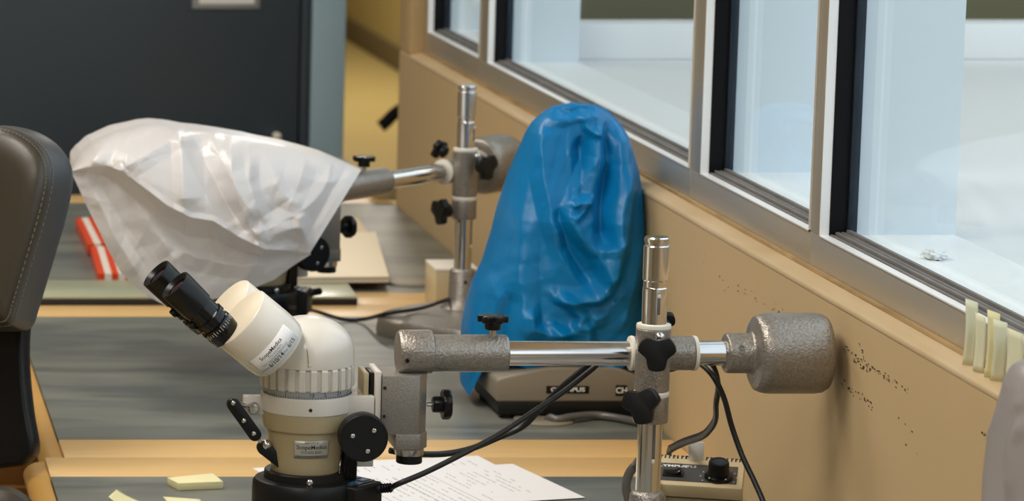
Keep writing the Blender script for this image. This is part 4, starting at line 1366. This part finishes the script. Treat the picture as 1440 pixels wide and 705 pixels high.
# ------------------------------------------------------------------ lamp power unit
def power_unit():
    zt = DESK + 0.052
    fl, fr = onz(905, 679.5, zt), onz(1044, 688, zt)
    u = (fr - fl).normalized(); h = V((-u.y, u.x, 0))
    tilt = math.radians(17)
    w = (h * math.cos(tilt) + V((0, 0, 1)) * math.sin(tilt)).normalized()
    nn = u.cross(w)
    L = (fr - fl).length
    Dp = (onplane(985, 642, fl, nn) - fl).dot(w)
    t = thing('lamp_power_unit', 'beige lamp power unit with a black dial beside the front post', 'power supply', V(((fl + fr) / 2 + h * Dp / 2).xy[:] + (DESK,)))
    T = lambda x, y, z=0.0: fl + u * x + w * y + nn * z
    def slab(x0, x1, y0, y1, z0, z1, m, name, parent=t, bev=0.0015, **k):
        mb = MB(); mb.prism([T(x0, y0, z0), T(x1, y0, z0), T(x1, y1, z0), T(x0, y1, z0)], nn * (z1 - z0))
        return obj(name, mb, m, parent, bevel=bev, **k)
    ins = 0.0012
    def side(x, dz, dd):
        a = T(x, ins, -dz); b = T(x, Dp - ins, -dz)
        return [V((a.x, a.y, DESK + 0.004)), V((b.x, b.y, DESK + 0.004)), b, a]
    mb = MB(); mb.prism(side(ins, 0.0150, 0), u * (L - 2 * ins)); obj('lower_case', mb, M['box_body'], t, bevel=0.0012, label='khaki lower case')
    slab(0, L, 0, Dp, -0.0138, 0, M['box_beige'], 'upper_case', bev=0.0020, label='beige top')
    for x in (0.010, L - 0.010):
        for y in (0.010, Dp - 0.012):
            q = T(x, y); mb = MB(); mb.lathe([(0.006, 0), (0.006, 0.005)], (q.x, q.y, DESK), (0, 0, 1), 16); obj('rubber_foot', mb, M['black'], t)
    def P2(px, py):
        r = onplane(px, py, fl, nn) - fl
        return r.dot(u), r.dot(w)
    y0 = P2(985, 679)[1]; y1 = P2(985, 654.5)[1]
    slab(0.004, L - 0.0060, y0, y1, -0.0004, 0.0005, M['panel_grey'], 'control_panel', bev=0.0002, label='charcoal control panel')
    x, y = P2(942, 656.2)
    letters('OLYMPUS', 0.0060, flat_fn(T(x, y, 0.0008), u, w), M['white_print'], t, sx=1.28, bold=0.0002)
    x, y = P2(972.5, 657.6)
    letters('TL2', 0.0055, flat_fn(T(x, y, 0.0008), u, w), M['white_print'], t, sx=1.1)
    x, y = P2(946.5, 667)
    slab(x - 0.0095, x + 0.0095, y - 0.0065, y + 0.0065, 0.0004, 0.0018, M['black'], 'switch_bezel', bev=0.0005)
    c = T(x + 0.0005, y, 0.0012)
    mb = MB(); mb.prism([c + u * a + nn * b - w * 0.0045 for a, b in ((-0.0075, 0), (0.0075, 0), (0.0075, 0.0042), (0.0060, 0.0048), (0.001, 0.0018), (-0.0075, 0.0012))], w * 0.009)
    obj('rocker', mb, M['black_gloss'], t, bevel=0.0004)
    x, y = P2(1010.5, 672)
    o = T(x, y, 0.0005)
    mb = MB(); mb.lathe([(0, 0), (0.0135, 0), (0.0140, 0.0015), (0.0132, 0.0030), (0.0105, 0.0040), (0, 0.0040)], o, nn, 56); sk = obj('dial', mb, M['black_gloss'], t, label='gloss black dial')
    mb = MB(); mb.lathe([(0, 0.0040), (0.0100, 0.004), (0.0097, 0.0158), (0.0090, 0.0172), (0.0068, 0.0174), (0.0066, 0.0168), (0, 0.0168)], o, nn, 160, lambda a: 1 - 0.03 * (0.5 + 0.5 * math.cos(36 * a))); obj('dial_cap', mb, M['black'], sk)
    mb = MB(); mb.lathe([(0, 0.0169), (0.0062, 0.0169), (0.0062, 0.0172), (0, 0.0172)], o, nn, 40); obj('dial_disc', mb, M['gasket2'], sk)
    for k in range(9):
        a = math.radians(210 - k * 30)
        mb = MB(); mb.lathe([(0, 0), (0.0006, 0), (0.0006, 0.0002), (0, 0.0002)], o + (u * math.cos(a) + w * math.sin(a)) * 0.0170 + nn * 0.0001, nn, 10)
        obj('dial_mark', mb, M['white_print'], t)
    for a in (math.radians(228), math.radians(305)):
        mb = MB(); mb.sphere(o + (u * math.cos(a) + w * math.sin(a)) * 0.0122 + nn * 0.0034, 0.0009, 10, 0.6)
        obj('dial_pointer', mb, M['white_print'], sk)
    mtx = Matrix((u, w, nn)).transposed()
    n = 22
    for k in range(n):
        xx = 0.005 + (L - 0.010) * k / (n - 1)
        mb = MB(); mb.box(T(xx, Dp - 0.0045, 0.0), (0.0014, 0.0062, 0.0008), mtx=mtx)
        if k % 3: mb.box(T(xx + 0.0012, Dp - 0.0025, 0.0), (0.0014, 0.0014, 0.0008), mtx=mtx)
        obj('vent_slot', mb, M['ink'], t)
    x, y = P2(978.5, 648)
    mb = MB(); mb.prism([T(x - 0.0073, y, 0), T(x + 0.0073, y, 0), T(x + 0.0073, y, 0) + V((0, 0, 0.0185)), T(x - 0.0073, y, 0) + V((0, 0, 0.0185))], h * 0.0016)
    obj('metal_tab', mb, M['alu_lip'], t, bevel=0.0003, label='pale metal tab standing on top')
    return t
power_unit()

# ------------------------------------------------------------------ loose cables
def cable(pts, r, m, label, name='cable', cat='cable', seg=10, flat=1.0, group=None):
    mb = MB(); mb.tube(pts, r, seg, flat=flat)
    o = obj(name, mb, m, None, origin=V(pts[0]))
    tag(o, label, cat, group)
    return o
# second black lead behind the knob, up to the boom
cable([at(548, 634, FB + 0.03), at(575, 638, FB + 0.035), at(620, 639, FB + 0.05), at(660, 632, FB + 0.06), at(700, 616, FB + 0.07), at(735, 600, FB + 0.07), at(760, 575, FB + 0.06), at(790, 545, FB + 0.045), at(822, 518, FB + 0.036), at(842, 500, FB + 0.034), at(870, 497, FB + 0.034)], 0.0030, M['cable'], 'black lead looping from behind the focus block up to the boom')
# flat dark flex from the boom down to the power unit
cable([at(972, 505, FB + 0.034), at(996, 509, FB + 0.03), at(1006, 522, FB + 0.03), at(1010, 545, FB + 0.04), at(1007, 568, FB + 0.05), at(1006, 590, FB + 0.07), at(996, 606, FB + 0.10), at(985, 614, FB + 0.13), at(962, 622, FB + 0.18), at(946, 630, FB + 0.22), at(941, 636, FB + 0.26), V((at(941, 640, FB + .27).x, FB + 0.275, DESK + 0.03)), V((at(941, 640, FB + .27).x, FB + 0.28, DESK + 0.005))], 0.0042, M['cable'], 'dark flat flex dropping from the boom to the power unit', flat=0.6)
# grey jacketed cable looping behind the foot of the front post
cable([onz(935, 700, DESK + 0.01) + V((0, .02, 0)), at(905, 650, 3.262), at(893, 656, 3.26), at(884, 668, 3.262), at(880.5, 684, 3.262), at(884, 702, 3.264), at(893, 728, 3.27), at(900, 748, 3.285), onz(905, 760, DESK + 0.005)], 0.0044, M['cable_grey'], 'thick grey cable curving beside the foot of the front post')
# cable into the desk grommet by the blue-covered microscope
gp = onz(767, 594.5)
cable([V((gp.x, gp.y, DESK - 0.02)), V((gp.x + 0.003, gp.y, DESK + 0.004)), onz(785, 590, DESK + 0.006), onz(808, 586, DESK + 0.007), onz(838, 584, DESK + 0.006), onz(868, 588, DESK + 0.005), onz(893, 593, DESK + 0.005), onz(925, 600, DESK + 0.005)], 0.0045, M['cable_grey'], 'dark grey cable leaving the desk grommet toward the front post')

def grommet(px, py, label, r=0.034):
    c = onz(px, py)
    t = thing('cable_grommet', label, 'cable grommet', (c.x, c.y, DESK), 'desk cable grommets')
    mb = MB(); mb.lathe([(r * 0.55, 0.0002), (r, 0.0002), (r, 0.0016), (r * 0.93, 0.0034), (r * 0.55, 0.0034)], (c.x, c.y, DESK), (0, 0, 1), 48); obj('rim', mb, M['olive_plastic'], t)
    mb = MB(); mb.lathe([(0, 0.0003), (r * 0.56, 0.0003), (r * 0.56, 0.0022), (0, 0.0022)], (c.x, c.y, DESK), (0, 0, 1), 36); ins = obj('insert', mb, M['olive_plastic'], t, bevel=0.0004)
    mb = MB(); mb.box((c.x + 0.004, c.y - 0.006, DESK + 0.0024), (0.018, 0.014, 0.0006)); obj('opening', mb, M['ink'], ins)
grommet(765, 592, 'oval-looking beige cable grommet in front of the blue-covered microscope')
grommet(573, 398, 'round cable grommet beside the manila folders on the far bench', 0.036)

# ------------------------------------------------------------------ papers and notes on the front bench
def sheet(A, B, length, z, label, group, th=0.0003):
    """A (back corner) and B (front corner) pixel ends of one long edge; the sheet lies to the left of it"""
    A, B = onz(*A, DESK + z), onz(*B, DESK + z)
    e = (B - A); n = V((e.y, -e.x, 0)).normalized()
    if n.x > 0: n = -n
    q = [A, B, B + n * length, A + n * length]
    mb = MB(); mb.prism(q, (0, 0, th))
    o = obj('paper_sheet', mb, M['paper'], None, smooth=False, origin=(q[0] + q[2]) / 2)
    tag(o, label, 'paper', group)
    return o, q
def print_lines(o, q, z, lines):
    """text runs parallel to the edge q0->q1; lines: (along, across from that edge, length, height)"""
    mb = MB()
    e = (q[1] - q[0]).normalized(); n = (q[3] - q[0]).normalized()
    for a, b, L, h in lines:
        p = q[0] + e * a + n * b + V((0, 0, 0.00036))
        mb.face([mb.v(p), mb.v(p + e * L), mb.v(p + e * L + n * h), mb.v(p + n * h)])
    obj('printing', mb, M['ink_grey'], o, smooth=False)
rnd = random.Random(4)
def text_block(L, a0, a1, b0, b1, step, dens):
    b = b0
    while b < b1:
        a = a0 + rnd.uniform(0, 0.01)
        end = a1 - rnd.choice((0, 0, 0.02, 0.06))
        while a < end:
            l = rnd.uniform(0.004, 0.013)
            if rnd.random() < dens: L.append((a, b, l, 0.0010))
            a += l + 0.0022
        b += step
    return L
G = 'printed sheets on the front bench'
o, q = sheet((672, 641.5), (764, 690), 0.21, 0.0004, 'white printed sheet lying under another beside the ring illuminator', G)
print_lines(o, q, 0, text_block([], 0.02, 0.17, 0.02, 0.19, 0.011, 0.55))
o, q = sheet((721, 653), (823, 700.5), 0.215, 0.0010, 'topmost white printed sheet, its corner pointing at the front post', G)
L = text_block([], 0.02, 0.15, 0.035, 0.10, 0.0075, 0.65)
L = text_block(L, 0.03, 0.18, 0.115, 0.20, 0.009, 0.8)
L += [(0.03, 0.108, 0.15, 0.0007), (0.03, 0.150, 0.14, 0.0007)]
print_lines(o, q, 0, L)
o, q = sheet((590, 646), (700, 700), 0.19, 0.0001, 'white printed sheet lying behind the microscope body and ring illuminator', G)
print_lines(o, q, 0, text_block([], 0.02, 0.25, 0.02, 0.2, 0.009, 0.7))

# sticky note pad
zt = DESK + 0.0078
tp = [onz(x, y, zt) for x, y in ((235.3, 672), (299, 665.8), (313.8, 677.6), (251.2, 680.2))]
t = thing('note_pad', 'thick pale yellow sticky note pad lying left of the microscope', 'note pad', (sum(tp, V()) / 4) - V((0, 0, 0.0078)))
mb = MB(); mb.prism([p - V((0, 0, 0.0075)) for p in tp], (0, 0, 0.0070)); obj('sheets', mb, M['note_edge'], t, bevel=0.0003)
mb = MB(); mb.prism([p - V((0, 0, 0.0004)) for p in tp], (0, 0, 0.0004)); obj('top_note', mb, M['note'], t, bevel=0.0001)
# loose curled notes
def curl(c0, c1, d, hgt, Ln, label, sag=0.5):
    """c0-c1: raised edge; sheet runs away along d (ground vector) and curls down to the bench"""
    rows = []
    for i in range(15):
        s = i / 14
        row = []
        for k in range(9):
            p = c0.lerp(c1, k / 8)
            q = p + d * (s * Ln)
            z = DESK + 0.0006 + hgt * (1 - s) ** 2.2 * (1 - 0.25 * k / 8)
            row.append(V((q.x, q.y, z)))
        rows.append(row)
    mb = MB(); mb.grid(rows)
    o = obj('sticky_note', mb, M['note'], None, origin=(c0 + c1) / 2, solid=0.0002, angle=180)
    tag(o, label, 'note', 'loose yellow notes')
zr = DESK + 0.013
a = onz(152.5, 699, zr); b = onz(164, 684.5, zr)
curl(a, b, V((0.75, -0.65, 0)).normalized(), 0.0125, 0.05, 'curled yellow note with its corner sticking up, leftmost on the front bench')
a = onz(229, 699.5, DESK + 0.004); b = onz(281, 702, DESK + 0.004)
curl(a, b, V((0.2, -1, 0)).normalized(), 0.004, 0.05, 'yellow note cut off by the bottom edge just below the note pad')

# ------------------------------------------------------------------ things on the far bench
def striped(quad, h, label, n=5, first=0):
    q = [onz(x, y, DESK + h) for x, y in quad]       # front-left, front-right, back-right, back-left
    u = q[1] - q[0]; w = q[3] - q[0]
    t = thing('striped_box', label, 'box', V(((q[0] + q[2]) / 2).xy[:] + (DESK,)), 'red and white striped boxes')
    mb = MB()
    for k in range(n):
        mb.mi = (k + first) % 2
        a, b = k / n, (k + 1) / n
        P = [q[0] + u * a, q[0] + u * b, q[0] + u * b + w, q[0] + u * a + w]
        mb.prism([p - V((0, 0, h - 0.003)) for p in P], (0, 0, h - 0.003))
    obj('box_body', mb, [M['red'], M['stripe_white']], t, smooth=False)
    mb = MB(); mb.prism([p - V((0, 0, h - 0.0002)) for p in (q[0] + u * .03 + w * .01, q[1] - u * .03 + w * .01, q[2] - u * .03 - w * .01, q[3] + u * .03 - w * .01)], (0, 0, 0.0028)); obj('base', mb, M['ink'], t)
striped([(138, 385), (186, 385), (166, 346), (127, 346.5)], 0.016, 'nearer of the two red and white striped boxes left of the white cover', 5)
striped([(124, 344), (160, 341), (140, 304.5), (106, 307)], 0.018, 'farther red and white striped box, tilted behind the nearer one', 4)

q = [onz(x, y, DESK + 0.012) for x, y in ((30, 417.5), (503, 417.5), (486, 394), (40, 394))]
t = thing('glass_plate', 'long pale green plate with a dark front edge on the far bench', 'plate', V(((q[0] + q[2]) / 2).xy[:] + (DESK,)))
mb = MB(); mb.prism([p - V((0, 0, 0.0030)) for p in q], (0, 0, 0.0030)); obj('top_sheet', mb, M['glass_green'], t, bevel=0.0006, label='glossy pale green top')
mb = MB(); mb.prism([p - V((0, 0, 0.0119)) for p in q], (0, 0, 0.0088)); obj('edge_board', mb, M['ink'], t, bevel=0.0006, label='dark edge below the plate')

def folder(quad, z, th, label, m, n=3):
    q = [onz(x, y, DESK + z + th) for x, y in quad]
    t = thing('folder', label, 'folder', V(((q[0] + q[2]) / 2).xy[:] + (DESK + z,)), 'buff folders on the far bench')
    mb = MB(); mb.prism([p - V((0, 0, th)) for p in q], (0, 0, 0.0008)); obj('back_cover', mb, m, t)
    c = (q[0] + q[2]) / 2
    mb = MB(); mb.prism([c + (p - c) * 0.975 - V((0, 0, th - 0.0009)) for p in q], (0, 0, th - 0.0018)); obj('contents', mb, M['paper'], t)
    mb = MB(); mb.prism([p - V((0, 0, 0.0008)) for p in q], (0, 0, 0.0008)); obj('front_cover', mb, m, t, bevel=0.0003)
folder([(395, 331), (518, 328), (503, 306), (430, 306)], 0.0, 0.010, 'smaller buff folder lying behind the larger manila folder', M['manila2'])
folder([(372, 390.5), (547, 389), (528, 326), (392, 330)], 0.0125, 0.008, 'large manila folder behind the black focusing wheel on the far bench', M['manila'])
q = onz(455, 380)
mb = MB()
t = thing('book', 'thin dark book under the large manila folder', 'book', V((onz(455, 368).x, onz(455, 368).y, DESK)))
qq = [onz(x, y) for x, y in ((400, 392), (532, 392), (520, 350), (410, 350))]
mb = MB(); mb.prism([p + V((0, 0, 0.0001)) for p in qq], (0, 0, 0.0012)); mb.prism([p + V((0, 0, 0.0110)) for p in qq], (0, 0, 0.0012)); obj('cover', mb, M['ink'], t)
c = sum(qq, V()) / 4
mb = MB(); mb.prism([c + (p - c) * 0.97 + V((0, 0, 0.0014)) for p in qq], (0, 0, 0.0095)); obj('pages', mb, M['manila2'], t)

# white box behind the rear post
a = at(612, 428, 4.66); b = at(673, 378, 4.66)
x1 = min(b.x, XW - 0.01)
t = thing('carton', 'small cream carton standing behind the rear stand post', 'box', ((a.x + x1) / 2, 4.70, DESK))
zt = at(612, 378, 4.66).z
mb = MB(); mb.bx(a.x, x1, 4.66, 4.74, DESK, zt - 0.003); obj('body', mb, M['box_beige'], t, bevel=0.002)
mb = MB(); mb.bx(a.x - 0.0005, x1 + 0.0005, 4.6595, 4.7405, zt - 0.004, zt); obj('lid', mb, M['nylon'], t, bevel=0.001)

# cards tucked into the ledge at the right
def card(pb, pt, w, lean, label, m=None):
    """pb: foot pixel, pt: top pixel, standing on the ledge"""
    b = onx(pb[0], pb[1], XW + 0.007); b.z = LEDGE + 0.0024
    hgt = onx(pt[0], pt[1], XW + 0.007).z - LEDGE
    rows = []
    ext = V((lean[0], lean[1], 0)).normalized() * w
    for i in range(9):
        s = i / 8
        bow = 0.0022 * math.sin(PI * s)
        rows.append([b + ext * k / 4 + V((bow * 0.3, -bow * (1 if k < 2 else .3), hgt * s * (1 - 0.05 * k / 4))) for k in range(5)])
    mb = MB(); mb.grid(rows)
    o = obj('card', mb, m or M['card'], None, origin=b, solid=0.0007, angle=180)
    tag(o, label, 'card', 'cards propped on the window ledge')
card((1353, 513), (1371, 431), 0.010, (0.88, -0.35), 'leftmost pale card propped on the window ledge')
card((1368, 518), (1375, 446), 0.011, (0.5, -0.95), 'second card from the left on the window ledge, in shade', M['card'])
card((1384, 525), (1391, 441), 0.010, (0.85, -0.5), 'yellower card third from the left on the window ledge', M['note'])
card((1392, 540), (1404, 457), 0.011, (0.9, -0.3), 'bright bent card fourth from the left on the window ledge')
card((1412, 545), (1418, 466), 0.020, (0.35, -0.95), 'rightmost broad pale green card on the window ledge')

# crumpled tissue on the sill behind the glass
c = onz(1315, 365, ZD)
mb = MB(); mb.sphere((0, 0, 0), 1.0, 40)
for v in mb.bm.verts:
    n_ = noise.noise(v.co * 2.3) * 0.55 + noise.noise(v.co * 5) * 0.3
    p = v.co * (1 + n_)
    v.co = V((c.x + p.x * 0.0105, c.y + p.y * 0.012, ZD + 0.0045 + p.z * 0.0045))
    v.co.z = max(v.co.z, ZD + 0.0003)
o = obj('tissue', mb, M['label_white'], None, origin=c, angle=25)
tag(o, 'small crumpled white tissue on the sill behind the glass', 'tissue')

# scuff marks on the wall: small dark flecks along rubbed lines
mb = MB()
rnd = random.Random(12)
def scuff(p, q, n, spread, s0=0.0006, s1=0.0022):
    for _ in range(n):
        t = rnd.random()
        x = p[0] + (q[0] - p[0]) * t + rnd.gauss(0, spread * .4); y = p[1] + (q[1] - p[1]) * t + rnd.gauss(0, spread)
        c = onx(x, y, XW - 0.0003)
        a, b = rnd.uniform(s0, s1) * 1.6, rnd.uniform(s0, s1) * 0.55
        k = rnd.randint(5, 7)
        vs = []
        for i in range(k):
            w = 2 * PI * i / k
            rr = rnd.uniform(0.6, 1.1)
            vs.append(mb.v(c + V((0, math.cos(w) * a * rr, math.sin(w) * b * rr))))
        mb.face(vs)
scuff((1185, 490), (1277, 552), 60, 3.0); scuff((1200, 507), (1226, 525), 25, 2.0); scuff((1182, 540), (1232, 575), 30, 4.0); scuff((1209, 483), (1214, 505), 8, 2)
scuff((1085, 432), (1112, 452), 22, 4.0); scuff((1036, 402), (1075, 430), 9, 3.0); scuff((985, 365), (1030, 410), 6, 6.0); scuff((1376, 606), (1402, 622), 18, 1.2); scuff((1250, 560), (1290, 640), 5, 8)
o = obj('wall_scuffs', mb, M['scuff'], None, smooth=False, origin=(XW, 3.2, 0.9))
o['kind'] = 'structure'

# ------------------------------------------------------------------ light
def ceiling_lamp(x, y, w, l, power, label, col=(1.0, 0.945, 0.875)):
    t = thing('ceiling_light', label, 'ceiling light', (x, y, 2.7), 'ceiling light panels')
    mb = MB()
    for a, b, c, d in ((-w / 2 - .03, w / 2 + .03, -l / 2 - .03, -l / 2), (-w / 2 - .03, w / 2 + .03, l / 2, l / 2 + .03), (-w / 2 - .03, -w / 2, -l / 2, l / 2), (w / 2, w / 2 + .03, -l / 2, l / 2)):
        mb.bx(x + a, x + b, y + c, y + d, 2.66, 2.699)
    obj('frame', mb, M['lamp'], t)
    ld = bpy.data.lights.new('lamp_panel', 'AREA'); ld.shape = 'RECTANGLE'; ld.size = w; ld.size_y = l; ld.energy = power; ld.color = col
    o = bpy.data.objects.new('lamp_panel', ld); COL.objects.link(o); o.location = (0, 0, -0.03); o.parent = t
ceiling_lamp(-0.35, 3.0, 0.6, 1.2, 31, 'ceiling light panel above the front bench')
ceiling_lamp(-0.35, 5.0, 0.6, 1.2, 27, 'ceiling light panel above the far bench')
ceiling_lamp(-0.35, 1.0, 0.6, 1.2, 26, 'ceiling light panel nearest the camera')
ceiling_lamp(1.6, 9.0, 0.6, 1.2, 55, 'ceiling light panel in the hall beyond the window wall')
ceiling_lamp(1.6, 14.0, 0.6, 1.2, 75, 'ceiling light panel at the far end of the hall')

w = bpy.data.worlds.new('World'); S.world = w; w.use_nodes = True
bg = w.node_tree.nodes['Background']
bg.inputs['Color'].default_value = (0.80, 0.90, 1.0, 1)
bg.inputs['Strength'].default_value = 1.65

cam = bpy.data.cameras.new('Camera')
co = bpy.data.objects.new('Camera', cam); COL.objects.link(co)
co.location = CAM
co.rotation_euler = (PI / 2 - PITCH, 0, 0)
cam.sensor_width = 36.0
cam.lens = FPX / 1440 * 36.0
cam.shift_x = (720 - CX) / 1440
cam.clip_start = 0.05; cam.clip_end = 100
cam.dof.use_dof = True
cam.dof.focus_distance = FN * cP + (CAM.z - 0.95) * sP
cam.dof.aperture_fstop = 13.0
S.camera = co
S.view_settings.view_transform = 'Standard'
S.view_settings.look = 'None'
S.view_settings.gamma = 1.0
S.view_settings.exposure = 0.0
S.view_settings.use_curve_mapping = False
